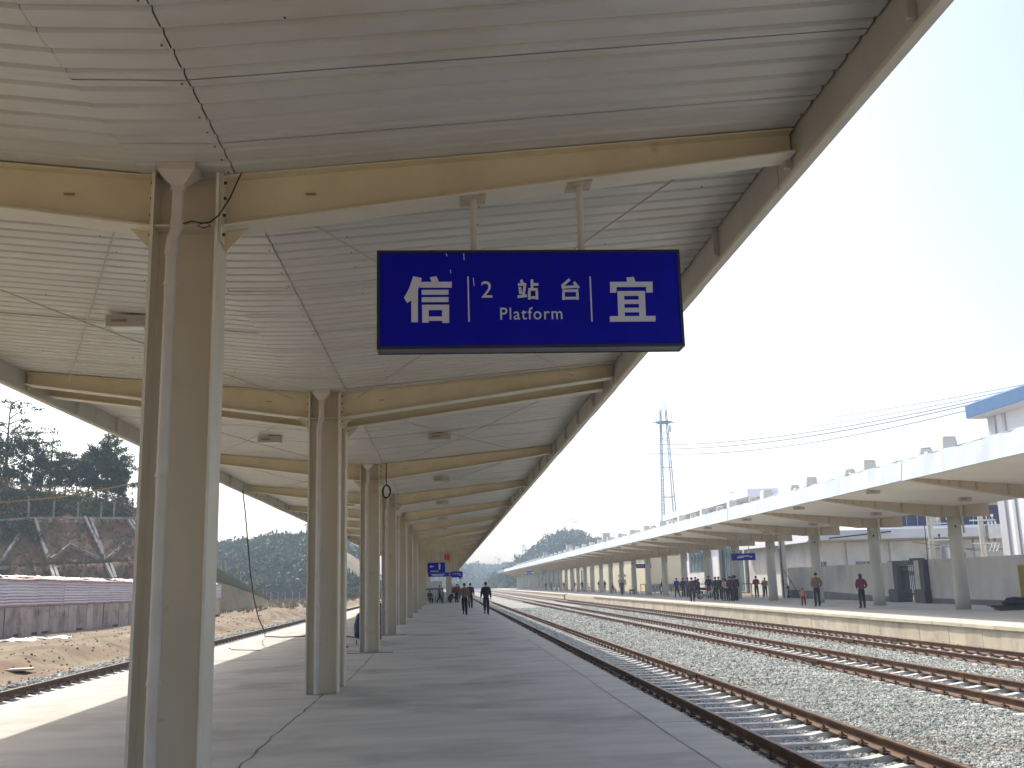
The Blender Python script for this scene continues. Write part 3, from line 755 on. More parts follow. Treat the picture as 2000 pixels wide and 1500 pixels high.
def fas2(L=4.5):
    b = MB(); n = 9; m_ = 4; vs = []
    for i in range(n+1):
        for j in range(m_+1):
            z = 4.88+j/m_*.72; y = .004+(L-.008)*i/n
            wv = 0 if (i in (0, n) or j == 0) else .022*math.sin(i*1.9+j*.8)*(j/m_)
            vs.append((16.32+.10*j/m_-wv, y, z))
    fs = [(i*(m_+1)+j, i*(m_+1)+j+1, (i+1)*(m_+1)+j+1, (i+1)*(m_+1)+j) for i in range(n) for j in range(m_)]
    fs = [tuple(reversed(f)) for f in fs]
    b.add(vs, fs); b.box(16.31, 16.44, .004, L-.004, 4.865, 4.878); b.box(16.42, 16.56, .004, L-.004, 5.60, 5.615); return b
f0 = fas2().build("fascia_panel", FASCW, CAN2, smooth=True); f0.location.y = yA-43.4
k = 1
while yA+4.5*k < yB:
    c = copy(f0, CAN2, 4.5*k); c.location.x += random.uniform(-.012, .012); c.location.z += random.uniform(-.006, .006); c.scale = (random.choice((.6, 1, 1)), 1, 1) if False else (1, 1, 1); k += 1
for i in range(9):
    y = 39.09+8.62*i
    lamp(17.25, y, dz2(17.25)-.0, "box lamp under the far canopy, %s along its outer row" % ORD[i], 0, "box lamps under the far canopy")
    lamp(21.35, y+.6, dz2(21.35)-.0, "box lamp under the far canopy, %s along its row by the columns" % ORD[i], 0, "box lamps under the far canopy")
# ---------------------------------------------------------------- boundary wall with gate
WL = thing("boundary_wall", (26, 60, 0), "long grey rendered wall behind the far platform, left of the iron gate", "wall")
b = MB(); b.box(26.0, 26.24, 57.3, 75.5, -.05, 2.24); b.build("wall_face", WALLG, WL)
b = MB(); b.prism([(57.3, 0), (75.5, 0), (75.5, .62), (68, .52), (57.3, .28)], 'x', 25.96, 25.998); b.build("plinth", PLINTH, WL)
WR = thing("boundary_wall", (26, 40, 0), "long grey rendered wall behind the far platform, right of the iron gate", "wall")
b = MB(); b.box(26.0, 26.24, 8, 52.95, -.05, 2.30); b.build("wall_face", WALLG, WR)
b = MB(); b.box(25.97, 25.998, 8, 52.95, 0, .26); b.build("plinth", PLINTH, WR)
GT = thing("gateway", (26, 55.1, 0), "gateway of dark stone pillars with a black iron gate in the grey wall", "gate")
for y0, y1, nm in ((52.95, 54.05, 0), (56.2, 57.3, 1)):
    b = MB(); b.box(25.7, 26.4, y0, y1, 0, 2.32); b.build("pillar", GRANITE, GT)
    b = MB(); b.box(25.62, 26.48, y0-.05, y1+.05, 0, .72); b.build("pillar_base", GRANITE, GT)
    b = MB(); b.box(25.69, 25.699, y0+.5, y0+1.05, .74, 2.28); b.build("pale_strip", WALLG, GT)
b = MB(); b.box(25.75, 26.4, 54.06, 54.6, 2.1, 2.42); b.build("lintel_stub", GRANITE, GT)
ba = None
for k in range(11):
    y = 54.12+k*.206
    if ba is None: mb = MB(); mb.box(25.98, 26.01, y-.012, y+.012, .08, 2.0); ba = mb.build("gate_bar", DARK, GT)
    else: copy(ba, GT, k*.206)
b = MB()
for z in (.08, .32, 1.5, 1.72, 1.98): b.box(25.972, 26.018, 54.08, 56.18, z-.02, z+.02)
for k in range(10):
    y = 54.22+k*.206
    b.tube([(25.995, y, 1.61-.07), (25.995, y+.06, 1.61), (25.995, y, 1.61+.07), (25.995, y-.06, 1.61), (25.995, y, 1.61-.07)], .012, 4); b.tube([(25.995, y, .40), (25.995, y+.05, .46), (25.995, y, .52), (25.995, y-.05, .46), (25.995, y, .40)], .012, 4)
b.build("gate_frame", DARK, GT)
YS = thing("yellow_board", (24.2, 41, 0), "narrow yellow board standing at the right edge by the dark heap", "board")
b = MB(); b.box(24.0, 25.2, 40.98, 41.03, .5, 1.82); b.build("panel", mat("ochre_board", (.42, .34, .10), .7, (.36, .28, .08), 3), YS)
b = MB(); b.box(24.1, 24.16, 41.03, 41.09, 0, 1.7); b.box(25.04, 25.1, 41.03, 41.09, 0, 1.7); b.build("post", BARK, YS)
PB = mat("pile_board", (.10, .07, .055), .8, (.16, .12, .10), 3)
PLT = thing("timber_pile", (23.4, 40.9, 0), "low pile of dark boards on the far platform with bundles on it", "timber pile")
for k in range(7):
    b = MB(); z = .02+.028*k; a_ = random.uniform(-.1, .1); b.bar((22.65+a_, 40.5+.12*k, z), (24.3+a_, 40.45+.13*k, z+.01), .22, .024); b.build("board", PB, PLT)
SK = mat("sack_dark", (.035, .033, .04), .8)
for i, (x, y, z, l) in enumerate(((23.55, 40.9, .29, .5), (23.7, 41.0, .41, .42))):
    b = MB(); b.tube([(x-l, y, z), (x-l*.8, y, z+.01), (x, y+.02, z+.02), (x+l*.85, y, z), (x+l, y, z)], [.03, .09, .115, .10, .03], 10)
    tag(b.build("dark_sack", SK, smooth=True), ["dark bundle lying directly on the board pile", "upper dark bundle on top of the board pile"][i], "bundle", "dark bundles on the board pile")
# pole with brace at the end of the wall
b = MB(); b.box(25.9, 26.25, 76.4, 76.9, 0, 4.9); tag(b.build("square_post", CONC), "pale square post at the left end of the grey wall", "post")
b = MB(); b.tube([(25.55, 75.4, 0), (25.55, 75.4, 4.75)], .06, 8); b.tube([(25.55, 75.1, 2.1), (25.6, 71.9, .1)], .035, 6); tag(b.build("braced_pole", mat("dark_pole", (.10, .11, .12), .6)), "dark thin pole with a slanting brace at the end of the wall", "pole")

# ================================================================ BUILDINGS BEHIND THE FAR PLATFORM
def windows(par, name, rects, y, m, fm, dep=.06, cols=1, axis='y'):
    """framed windows on a wall; rects = (a0, a1, z0, z1); wall plane at y (axis y) or x"""
    for a0, a1, z0, z1 in rects:
        b = MB()
        def bx(p, q, r, s, d0, d1):
            if axis == 'y': b.box(p, q, y-d0, y-d1, r, s)
            else: b.box(y-d0, y-d1, p, q, r, s)
        t_ = .05
        bx(a0, a1, z0, z0+t_, dep, .002); bx(a0, a1, z1-t_, z1, dep, .002)
        for k in range(cols+1):
            c = a0+(a1-a0-t_)*k/cols; bx(c, c+t_, z0+t_, z1-t_, dep, .002)
        f = b.build(name, fm, par)
        for k in range(cols):
            b = MB(); c0 = a0+(a1-a0-t_)*k/cols+t_+.002; c1 = a0+(a1-a0-t_)*(k+1)/cols-.002
            bx(c0, c1, z0+t_+.002, z1-t_-.002, .02, .01); b.build("pane", m, f)
B1 = thing("grey_building", (39, 82, 0), "low grey building with white projecting roof band and dark upper windows behind the wall", "building")
b = MB(); b.box(30.5, 47.5, 82, 100, -.1, 4.3); b.build("wall", WALLG, B1)
b = MB(); b.prism([(81.0, 4.32), (80.4, 4.45), (80.4, 5.2), (81.2, 5.42), (100, 5.42), (100, 4.32)], 'x', 29.6, 48.4); b.build("roof_band", WALLW, B1)
b = MB(); b.box(35.2, 50, 83, 100, 5.43, 7.4); b.build("upper_wall", WALLC, B1)
b = MB(); b.box(34.6, 50.6, 82.4, 100.5, 7.41, 7.7); b.build("roof", WALLW, B1)
for x in (33.6, 37.3, 41, 44.6):
    b = MB(); b.box(x-.3, x+.3, 81.72, 81.998, 0, 4.29); b.build("pilaster", WALLG, B1)
windows(B1, "window", [(36.3, 41.2, 5.5, 7.2), (42.2, 49.5, 5.5, 7.2)], 83, GLASSD, MULL, cols=5)
windows(B1, "window", [(30.9, 31.6, 2.05, 2.75), (34.0, 35.9, 2.15, 2.7), (38.0, 40.1, 2.2, 2.7), (42, 43.6, 1.9, 3.2)], 82, GLASSD, MULL, cols=2)
b = MB(); b.bar((31.2, 79.9, 4.55), (36.5, 80.2, 5.0), .18, .10); b.build("gutter_bar", DARK, B1)
# tall white building right
B2 = thing("white_building", (40, 40, 0), "tall white building with a blue metal roof edge at the right of the photo", "building")
b = MB(); b.box(34.3, 48, 14, 59.6, -.1, 12.2); b.build("wall", WALLW, B2)
b = MB(); b.box(34.18, 34.298, 59.0, 59.75, -.1, 12.1); b.box(34.2, 34.298, 57.9, 58.2, -.1, 12.1); b.build("corner_strip", mat("corner_grey", (.52, .54, .56), .6), B2)
b = MB(); b.box(33.2, 48.5, 13, 60.3, 11.1, 11.14); b.build("soffit", WALLW, B2)
b = MB(); b.prism([(33.15, 11.14), (33.15, 11.95), (34.2, 12.35), (48.5, 12.6), (48.5, 11.14)], 'y', 13, 60.35); b.build("roof_edge", ROOFB, B2)
# station building with glass front
B3 = thing("station_building", (34, 108, 0), "white station hall with tall blue green glass front behind the far platform", "building")
b = MB(); b.box(33.2, 33.5, 93, 101.2, 0, 9.6); b.box(33.2, 33.5, 136, 140, 0, 9.6); b.box(33.5, 52, 93, 93.3, 0, 9.6); b.box(33.2, 52, 139.7, 140, 0, 9.6); b.box(33.2, 33.5, 101.2, 136, 6.6, 9.6); b.box(33.2, 33.5, 120.2, 124.5, 0, 6.6); b.build("wall", WALLW, B3)
b = MB(); b.box(33.51, 51.9, 93.4, 139.6, 9.61, 9.8); b.box(31.2, 34.5, 101, 142, 9.81, 10.6); b.build("roof", WALLW, B3)
b = MB(); b.box(37, 37.2, 93.4, 139.6, 0, 9.5); b.build("inner_wall", PLINTH, B3)
windows(B3, "glass_front", [(101.3, 109.6, 0.05, 6.55), (110, 120.1, 0.05, 6.55)], 33.4, GLASS, MULL, cols=6, axis='x', dep=.10)
windows(B3, "window", [(124.7, 135.8, 2.4, 6.55)], 33.4, GLASS, MULL, cols=6, axis='x', dep=.10)
b = MB(); b.box(33.2, 33.45, 124.5, 136, 0, 2.35); b.build("sill_wall", WALLG, B3)
for y in (101.1, 109.8, 120.15, 124.6):
    b = MB(); b.box(32.95, 33.19, y-.25, y+.25, 0, 6.6); b.build("pier", CONC, B3)
b = MB(); b.box(32.2, 33.18, 93.2, 100.8, 3.05, 3.25); b.build("door_canopy", WALLW, B3)
b = MB(); b.box(33.17, 33.198, 94.2, 97.2, 0, 2.6); b.build("door", GLASSD, B3)
# grey stub pillars seen over the canopy
for i, (u, v, y) in enumerate(((1437, 962, 150), (1183, 1041, 250), (1066, 1079, 380), (1112, 1064, 310))):
    p = at(u, v, y); b = MB(); b.box(p.x-.9, p.x+.9, y-.9, y+.9, 0, p.z); b.box(p.x-1.25, p.x+1.25, y-1.2, y+1.2, p.z-.5*p.z, p.z-.5*p.z+.3)
    tag(b.build("concrete_pillar", CONC), "pale concrete pillar rising above the far canopy, %s from the right" % ORD[(0, 1, 3, 2)[i]], "pillar", "pillars above the far canopy")
# cream building further on
B4 = thing("cream_building", (30, 180, 0), "long cream building with narrow windows far along the far platform", "building")
b = MB(); b.box(29.8, 42, 150, 262, -.05, 5.6); b.build("wall", WALLC, B4)
b = MB(); b.box(29.3, 42.4, 149.5, 262.5, 5.61, 5.95); b.build("roof", CONC, B4)
windows(B4, "window", [(y, y+1.6, .9, 1.9) for y in (166, 172)]+[(y, y+1.6, 2.2, 2.7) for y in (166, 172)]+[(y, y+2.4, .6, 4.2) for y in (205, 212, 219, 226, 233)], 29.8, GLASSD, WALLW, axis='x', cols=2)
b = MB(); b.box(29.78, 29.798, 160, 161.2, .05, 3.6); b.build("door", PLINTH, B4)
# sunlit bank seen between the columns
b = MB()
p = [at(1283, 1150, 165), at(1340, 1150, 165), at(1340, 1080, 175), at(1283, 1078, 175)]
grid(list(np.linspace(34, 70, 20)), list(np.linspace(146, 190, 14)), lambda x, y: -.1+min(5.2, max(0, y-148)*.42)+.3*nz3(x, y, 0, .3), "bare_bank", HILLB, kind="structure")
# railings and dark boards behind the columns
RL = thing("railing", (25.4, 100, 0), "dark metal railing with solid panels behind the far columns", "railing")
b = MB(); b.tube([(25.4, 80, 1.08), (25.4, 131, 1.08)], .045, 6); b.build("top_rail", DARK, RL)
b = MB(); b.tube([(25.4, 100, .18), (25.4, 131, .18)], .03, 6); b.build("bottom_rail", DARK, RL)
mb = MB(); mb.tube([(25.4, 80, 0), (25.4, 80, 1.06)], .04, 6); r0 = mb.build("post", DARK, RL)
for k in range(1, 18): copy(r0, RL, 3*k)
mb = MB(); mb.box(25.38, 25.42, 101.2, 103.6, .25, 1.0); r0 = mb.build("panel", GLASSD, RL)
for k in (1, 3, 4, 6, 7, 8): copy(r0, RL, 3*k)

# ---------------------------------------------------------------- lattice tower
TW = thing("lattice_tower", (45.2, 200, 0), "tall thin lattice radio tower with ladder rising behind the far canopy", "tower")
def legp(sx, sy, z): 
    k = 1.62-(z/36)*1.05; return Vector((45.3+sx*k+(-.25 if sx > 0 else 0)*0, 200+sy*k, z))
for sx in (-1, 1):
    for sy in (-1, 1):
        b = MB(); b.use(TBLU); b.tube([legp(sx, sy, z) for z in (0, 12, 24, 36)], .10, 6); b.build("leg", None, TW)
br = MB(); br.use(TBLU); nb = 18
for k in range(nb):
    z0, z1 = 36*k/nb, 36*(k+1)/nb; br.use(TRED if (k//3) % 2 else TBLU)
    for (a_, c_) in (((-1, -1), (1, -1)), ((1, -1), (1, 1)), ((1, 1), (-1, 1)), ((-1, 1), (-1, -1))):
        if k % 3 == 0: br.tube([legp(*a_, z0), legp(*c_, z0)], .055, 4)
        br.tube([legp(*a_, z0), legp(*c_, z1)], .025, 4); br.tube([legp(*c_, z0), legp(*a_, z1)], .025, 4)
br.build("bracing", None, TW)
b = MB()
for k in range(58): b.bar((43.45+.0*k, 198.3, 1+k*.6), (43.95+(k/58)*.9, 198.3, 1+k*.6), .05, .05)
b.tube([(43.3, 198.3, 0), (44.3, 198.3, 35)], .035, 5); b.build("ladder", TBLU, TW, kind="stuff")
b = MB(); b.prism([(45.3+1.55*math.cos(a), 200+1.55*math.sin(a)) for a in np.linspace(0, 6.28, 13)[:-1]], 'z', 33.2, 33.5)
b.tube([(43.1, 200, 33.35), (47.5, 200, 33.35)], .12, 6)
for s in (-1, 1):
    b.tube([(45.3+s*1.6, 199.6, 33.4), (45.3+s*1.6, 199.6, 35.4)], .07, 6); b.tube([(45.3+s*1.0, 199, 31.2), (45.3+s*1.0, 199, 32.6)], .18, 6)
b.build("antenna_platform", TBLU, TW)
b = MB(); b.tube([(45.3-.35, 200, 36), (45.3-.35, 200, 37.6), (45.3, 200, 38.1), (45.3+.35, 200, 37.6), (45.3+.35, 200, 36)], .07, 6); b.tube([(45.3, 200, 37.9), (45.3, 200, 39.6)], .04, 5); b.build("lightning_rod", TBLU, TW)
# ---------------------------------------------------------------- utility poles and wires
def upole(x, y, label, kind):
    t = thing("utility_pole", (x, y, 0), label, "pole")
    b = MB(); b.tube([(x, y, 0), (x, y, 8.6)], [.21, .15], 12); b.build("shaft", CONC, t)
    for z in (4.85, 3.75) if kind == 0 else (5.0, 3.45):
        b = MB(); b.box(x-.9 if kind else x-.3, x+1.5 if kind == 0 else x+.9, y-.29, y-.2, z-.05, z+.05); ca = b.build("crossarm", STEEL, t)
        for dx in (.45, 1.15) if kind == 0 else (.3, .7):
            b = MB(); b.tube([(x+dx, y-.25, z+.05), (x+dx, y-.25, z+.22), (x+dx, y-.25, z+.24), (x+dx, y-.25, z+.40)], [.03, .03, .085, .07], 8); b.build("insulator", WALLW if z > 4 else CLIP, ca)
    if kind == 0:
        b = MB(); b.tube([(x+.7, y-.45, 2.2), (x+.7, y-.45, 3.3), (x+.7, y-.45, 3.42)], [.30, .30, .24], 12); b.tube([(x+1.5, y-.45, 2.6), (x+.95, y-.45, 3.05)], .12, 6); b.build("transformer", STEEL, t)
    else:
        b = MB(); b.box(x+.15, x+1.0, y-.6, y-.2, 3.75, 4.65); b.build("transformer_box", STEEL, t)
        b = MB()
        for dx in (.35, .6, .85): b.tube([(x+dx, y-.5, 3.4), (x+dx-.25, y-.5, 2.9)], .035, 5)
        for dx in (.3, .55, .8): b.tube([(x+dx, y-.4, 4.66), (x+dx, y-.4, 4.9)], .06, 6)
        b.build("fuse_rods", WALLW, t)
    return t
upole(32.8, 66, "pale concrete utility pole with insulators and a round transformer", 0)
upole(36.4, 66, "concrete utility pole with a grey transformer box near the white building", 1)
b = MB(); b.tube([(32.55, 66.1, 8.2), (32.4, 66, 2)], .03, 5); b.tube([(32.5, 66, 3.2), (39.5, 66.3, 3.0)], .02, 4); b.tube([(36.5, 66, 2.9), (30.5, 64, 3.6)], .015, 4)
tag(b.build("service_cable", WIREM), "dark cable running down beside the pale utility pole", "cable")
wl = ["uppermost", "second highest", "middle", "second lowest", "lowest"]
for i, (v0, v1, sag) in enumerate(((838, 757, 3.3), (846, 761, 4.0), (849, 765, 4.6), (856, 769, 4.8), (858, 776, 5.6))):
    A = at(1090+i*4, v0, 150); B = at(2040, v1-14, 58)
    pts = []
    for k in range(25):
        t_ = k/24; p = A.lerp(B, t_); p.z -= sag*4*t_*(1-t_)*.55; pts.append(p)
    b = MB(); b.tube(pts, .042 if i > 1 else .03, 5); tag(b.build("power_line", mat("wire_grey", (.22, .22, .26), .6)), "thin power line crossing the sky behind the tower, %s of the five" % wl[i], "wire", "power lines across the sky")
# ================================================================ BLUE SIGNS IN THE DISTANCE
def arrow(b, x, z, y, s, d):
    """flat arrow; d = 'l','r','d'"""
    def q(p): 
        p = (p[0]*s, p[1]*s)
        if d == 'l': p = (-p[0], p[1])
        if d == 'd': p = (p[1], -p[0])
        return (x+p[0], z+p[1])
    for pts in ([(-1, -.18), (.2, -.18), (.2, .18), (-1, .18)], [(.2, -.6), (1, 0), (.2, .6)]):
        pp = [q(p) for p in pts]; n = len(pp); b.add([(p[0], y, p[1]) for p in pp]+[(p[0], y+.006, p[1]) for p in pp], [tuple(range(n)), tuple(range(2*n-1, n-1, -1))]+[(i, (i+1) % n, (i+1) % n+n, i+n) for i in range(n)])
def hsign(x0, x1, z0, z1, y, top, label, marks, m=BLUE):
    t = thing("direction_sign", ((x0+x1)/2, y, z1), label, "sign")
    b = MB(); b.rbox(x0, x1, y-.09, y+.09, z0, z1, .01); b.build("sign_board", m, t)
    b = MB()
    for x in (x0+(x1-x0)*.25, x0+(x1-x0)*.75): b.tube([(x, y, z1+.001), (x, y, top)], .025, 6)
    b.build("hanger_pipe", STEEL, t)
    b = MB(); b.use(WHT)
    for (k, u, v, s) in marks:
        X = x0+(x1-x0)*u; Z = z0+(z1-z0)*v
        if k in 'lrd': arrow(b, X, Z, y-.098, s, k)
        elif k == 'b': b.box(X-s, X+s, y-.097, y-.0905, Z-.035, Z+.035)
        elif k == 'p': b.tube([(X, y-.094, Z+s*.75), (X, y-.094, Z+s*.9)], s*.2, 6); b.prism([(X-s*.3, Z+s*.6), (X+s*.3, Z+s*.6), (X+s*.2, Z-s*.9), (X-s*.2, Z-s*.9)], 'y', y-.097, y-.0905)
        elif k == 's': b.box(X-s, X+s, y-.097, y-.0905, Z-s, Z+s)
    b.build("pictogram", None, t)
hsign(21.35, 23.15, 2.87, 3.39, 74.2, 4.5, "blue direction sign with a white right arrow behind the sixth far column", [('r', .8, .5, .13), ('b', .5, .6, .4), ('b', .35, .4, .25)])
hsign(22.85, 24.65, 3.02, 3.52, 120, 4.5, "blue hanging sign half hidden by a column in the middle of the far platform", [('b', .3, .5, .4), ('b', .9, .5, .15), ('l', .93, .5, .15)])
hsign(at(1024, 1119, 215).x, at(1042.5, 1119, 215).x, at(1030, 1122, 215).z, at(1030, 1115.5, 215).z, 215, 5.0, "long blue sign with white squares at both ends, farthest along the far platform", [('s', .12, .5, .22), ('s', .9, .5, .22), ('b', .5, .6, .7), ('b', .5, .35, .5)])
hsign(at(1054, 1114, 205).x, at(1068, 1114, 205).x, at(1060, 1117, 205).z, at(1060, 1112, 205).z, 205, 5.0, "grey board hanging just right of the farthest long blue sign", [('b', .5, .5, 1.0)], mat("grey_board", (.25, .25, .26), .7))
t = hsign(-1.55, -.02, 2.72, 3.58, 88, 4.75, "blue sign with two white figures over the stair entrance", [('l', .25, .62, .2), ('p', .68, .62, .32), ('b', .4, .15, .35)])
hsign(-1.5, .62, 2.38, 2.72, 88.6, 4.9, "low blue sign with small white arrow just under the figure sign", [('b', .4, .6, .6), ('b', .4, .3, .5), ('d', .88, .5, .13)])
hsign(.42, 1.9, 2.45, 3.1, 112, 5.05, "small blue hanging sign farthest along the near platform", [('b', .5, .6, .5), ('r', .8, .35, .15)])
# stair entrance
SE = thing("stair_entrance", (-1.9, 97, 0), "stair opening with dark stone parapet and steel handrail under the near canopy", "stairway")
b = MB(); b.box(-3.9, -3.7, 96.5, 112, 0, 1.0); b.box(-.35, -.15, 96.5, 112, 0, 1.0); b.build("parapet", mat("parapet_stone", (.30, .29, .27), .6, (.24, .23, .22), 3), SE)
b = MB(); b.box(-3.68, -.37, 109, 109.2, 0, 2.1); b.box(-3.68, -.37, 98, 109, .0, .02); b.build("stair_wall", WALLG, SE)
b = MB(); b.tube([(-3.8, 96.5, 1.32), (-.25, 96.5, 1.32), (-.25, 112, 1.32)], .06, 8); b.tube([(-3.8, 96.5, 1.32), (-3.8, 112, 1.32)], .06, 8)
for x in (-3.8, -.25): b.tube([(x, 96.5, 1.0), (x, 96.5, 1.3)], .04, 6)
b.build("handrail", DARK, SE)
mb = MB(); mb.tube([(-3.4, 96.5, .0), (-3.4, 96.5, 1.3)], .02, 5); r0 = mb.build("baluster", DARK, SE)
for k in range(1, 15): copy(r0, SE, 0, .22*k)
b = MB(); b.use(RED); b.tube([(.2, 98.9, 4.62), (.2, 98.9, 4.58), (.2, 98.9, 4.1), (.2, 98.9, 4.0)], [.12, .28, .28, .12], 12); b.use(ORANGE); b.tube([(.42, 98.8, 4.0), (.43, 98.8, 3.65)], [.13, .04], 8); b.use(ROPE); b.tube([(.2, 98.9, 4.62), (.2, 98.9, 5.0)], .015, 4)
tag(b.build("red_lantern", None), "small red lantern with orange tassel under the far end of the near canopy", "lantern")
# signal mast beyond the platform
sp = at(899, 1145, 190); b = MB(); b.use(STEEL); b.tube([(sp.x, 190, -1), (sp.x, 190, 3.4)], .08, 6); b.use(DARK); b.box(sp.x-.22, sp.x+.22, 189.8, 190, 2.7, 3.7)
tag(b.build("signal_mast", None), "slim railway signal mast beyond the end of the near platform", "signal")
# bag, mat, box behind the third column
HB = thing("hand_bag_trolley", (-2.55, 30, 0), "dark blue bag on a small trolley behind the third cream column", "trolley")
b = MB(); b.tube([(-2.52, 30, .18), (-2.52, 30, .25), (-2.50, 30, .55), (-2.48, 30, .85), (-2.48, 30, .92)], [.06, .15, .18, .13, .04], 10); b.build("bag", mat("bag_blue", (.03, .05, .09), .6), HB, smooth=True)
b = MB(); b.tube([(-2.5, 29.9, .1), (-2.5, 29.95, .9), (-2.44, 30, 1.12), (-2.38, 30, 1.12)], .015, 6); b.build("handle", DARK, HB)
for s in (-1, 1): b = MB(); b.tube([(-2.52+s*.09, 29.93, .08), (-2.50+s*.09, 29.93, .08)], .075, 10); b.build("wheel", DARK, HB)
b = MB(); b.box(-3.5, -2.75, 28.6, 29.1, .002, .03); tag(b.build("rubber_mat", DARK), "flat dark mat lying on the platform left of the third column", "mat")
DB = thing("tool_cabinet", (-1.85, 31, 0), "narrow black cabinet with an orange stripe between the third and fourth columns", "cabinet")
b = MB(); b.rbox(-2.5, -1.99, 31.4, 31.8, .05, 1.15, .02); b.build("body", DARK, DB)
b = MB(); b.box(-2.45, -1.995, 31.39, 31.399, .42, .47); b.build("stripe", ORANGE, DB)
b = MB(); b.box(-2.45, -2.05, 31.45, 31.75, 0, .049); b.build("base", DARK, DB)
# ================================================================ LEFT: SHED, RUBBLE, CUT SLOPE, TREES
SHD = thing("site_shed", (-24, 70, -.6), "long low shed of pale red-streaked corrugated sheets over old boards with white tarps on top", "shed")
SA, SB_ = Vector((-27.2, 40)), Vector((-21.25, 97.8)); SD = (SB_-SA).normalized(); SN = Vector((-SD.y, SD.x))   # SN points left, away from the track
LS = (SB_-SA).length
def sp_(d, off, z): return (SA.x+SD.x*d+SN.x*off, SA.y+SD.y*d+SN.y*off, z)
def top1(d): return 1.06-.10*d/LS     # top of boards
def top2(d): return 2.62-.62*max(0, (d-20)/LS)   # top of corrugated sheets
d = 0; k = 0
while d < LS-.1:
    wd = random.choice((.55, .7, .8, .95)); wd = min(wd, LS-d)
    if random.random() < .06 and d > 3: d += .09
    off = random.uniform(-.02, .03); lo = -.75 if random.random() < .75 else -.5
    a, c = d+.012, d+wd-.012; tilt = random.uniform(-.03, .03)
    vs = [sp_(a, off, lo), sp_(c, off, lo), sp_(c+tilt, off, top1(c)), sp_(a+tilt, off, top1(a)), sp_(a, off+.03, lo), sp_(c, off+.03, lo), sp_(c+tilt, off+.03, top1(c)), sp_(a+tilt, off+.03, top1(a))]
    b = MB(); b.add(vs, [(0, 1, 2, 3), (7, 6, 5, 4), (0, 4, 5, 1), (3, 2, 6, 7), (0, 3, 7, 4), (1, 5, 6, 2)]); b.build("board", BOARD, SHD); d += wd
b = MB()
for q in range(0, 58, 4): b.bar(sp_(q+.5, .06, -.9), sp_(q+.5, .06, 1.0), .08)
b.bar(sp_(0, .07, .95), sp_(LS, .07, .95), .07); b.bar(sp_(0, .07, -.3), sp_(LS, .07, -.3), .07)
b.add([sp_(0, .16, -.9), sp_(LS, .16, -.9), sp_(LS, .16, .95), sp_(0, .16, .95)], [(0, 1, 2, 3)])
b.build("timber_frame", BARK, SHD)
def corr(d0, d1, z0f, z1f, off, nrow):
    b = MB(); b.use(TBLUE); nd = 4
    rows = nrow*4
    vs = []
    for j in range(rows+1):
        ph = j % 4; o = (0, .028, .0, -.028)[ph]
        for i in range(nd+1):
            dd = d0+(d1-d0)*i/nd; z = z0f(dd)+(z1f(dd)-z0f(dd))*j/rows
            vs.append(sp_(dd, off+o+.012*math.sin(dd*1.3), z+.015*math.sin(dd*.9+d0)))
    for j in range(rows):
        b.use(TREDC if (j % 4) == 1 and (j//4 < nrow*.42 or random.random() < .35) or j < 2 or j >= rows-1 else TBLUE)
        b.add([], []) if False else None
        k = len(b.v)
        for i in range(nd):
            a_ = j*(nd+1)+i; b.f.append((a_, a_+1, a_+nd+2, a_+nd+1)); b.m.append(b.cur)
    b.v = vs; return b
d = 0
while d < LS-.2:
    wd = min(3.4, LS-d); corr(d, d+wd, lambda q: top1(q)+.02, lambda q: top2(q), -.03+.01*(int(d) % 3), 9).build("corrugated_sheet", None, SHD); d += wd-.02
b = MB(); 
b.add([sp_(LS, 0, -.8), sp_(LS, 4.2, -.8), sp_(LS, 4.2, 2.0), sp_(LS, 0, 2.0)], [(0, 1, 2, 3)]); b.add([sp_(0, 0, -.8), sp_(0, 4.2, -.8), sp_(0, 4.2, 2.6), sp_(0, 0, 2.6)], [(3, 2, 1, 0)])
b.add([sp_(0, 4.2, -.8), sp_(LS, 4.2, -.8), sp_(LS, 4.2, 2.4), sp_(0, 4.2, 2.9)], [(3, 2, 1, 0)]); b.build("end_wall", BOARD, SHD)
b = MB(); b.add([sp_(0, -.12, 2.64), sp_(20, -.12, 2.64), sp_(LS, -.12, 2.24), sp_(LS, 4.4, 2.55), sp_(20, 4.4, 3.0), sp_(0, 4.4, 3.0)], [(0, 1, 4, 5), (1, 2, 3, 4)]); b.build("roof_sheet", TREDC, SHD)
b = MB(); b.box(-.3, -.28, 0, 1, 0, 1)
for k in range(44):
    d = random.uniform(0, LS-3); wd = random.uniform(1.6, 4); o0 = random.uniform(-.25, 3.0); dp = random.uniform(.5, 1.5); nx, ny = 9, 5
    vs = []
    for j in range(ny+1):
        for i in range(nx+1):
            dd = d+wd*i/nx; oo = o0+dp*j/ny+.12*nz3(dd, k, 0, 1.2)
            z = top2(dd)+.06+(oo+.12)*.085+.16*abs(nz3(dd*1.1, oo*2, k, 1.3))+.04*random.random()+(.0 if j else -.04)+k*.0009
            vs.append(sp_(dd, oo, z))
    b = MB(); b.add(vs, [(j*(nx+1)+i, j*(nx+1)+i+1, (j+1)*(nx+1)+i+1, (j+1)*(nx+1)+i) for j in range(ny) for i in range(nx)])
    b.build("tarp", TARP if random.random() < .72 else TARPY, SHD, smooth=True)
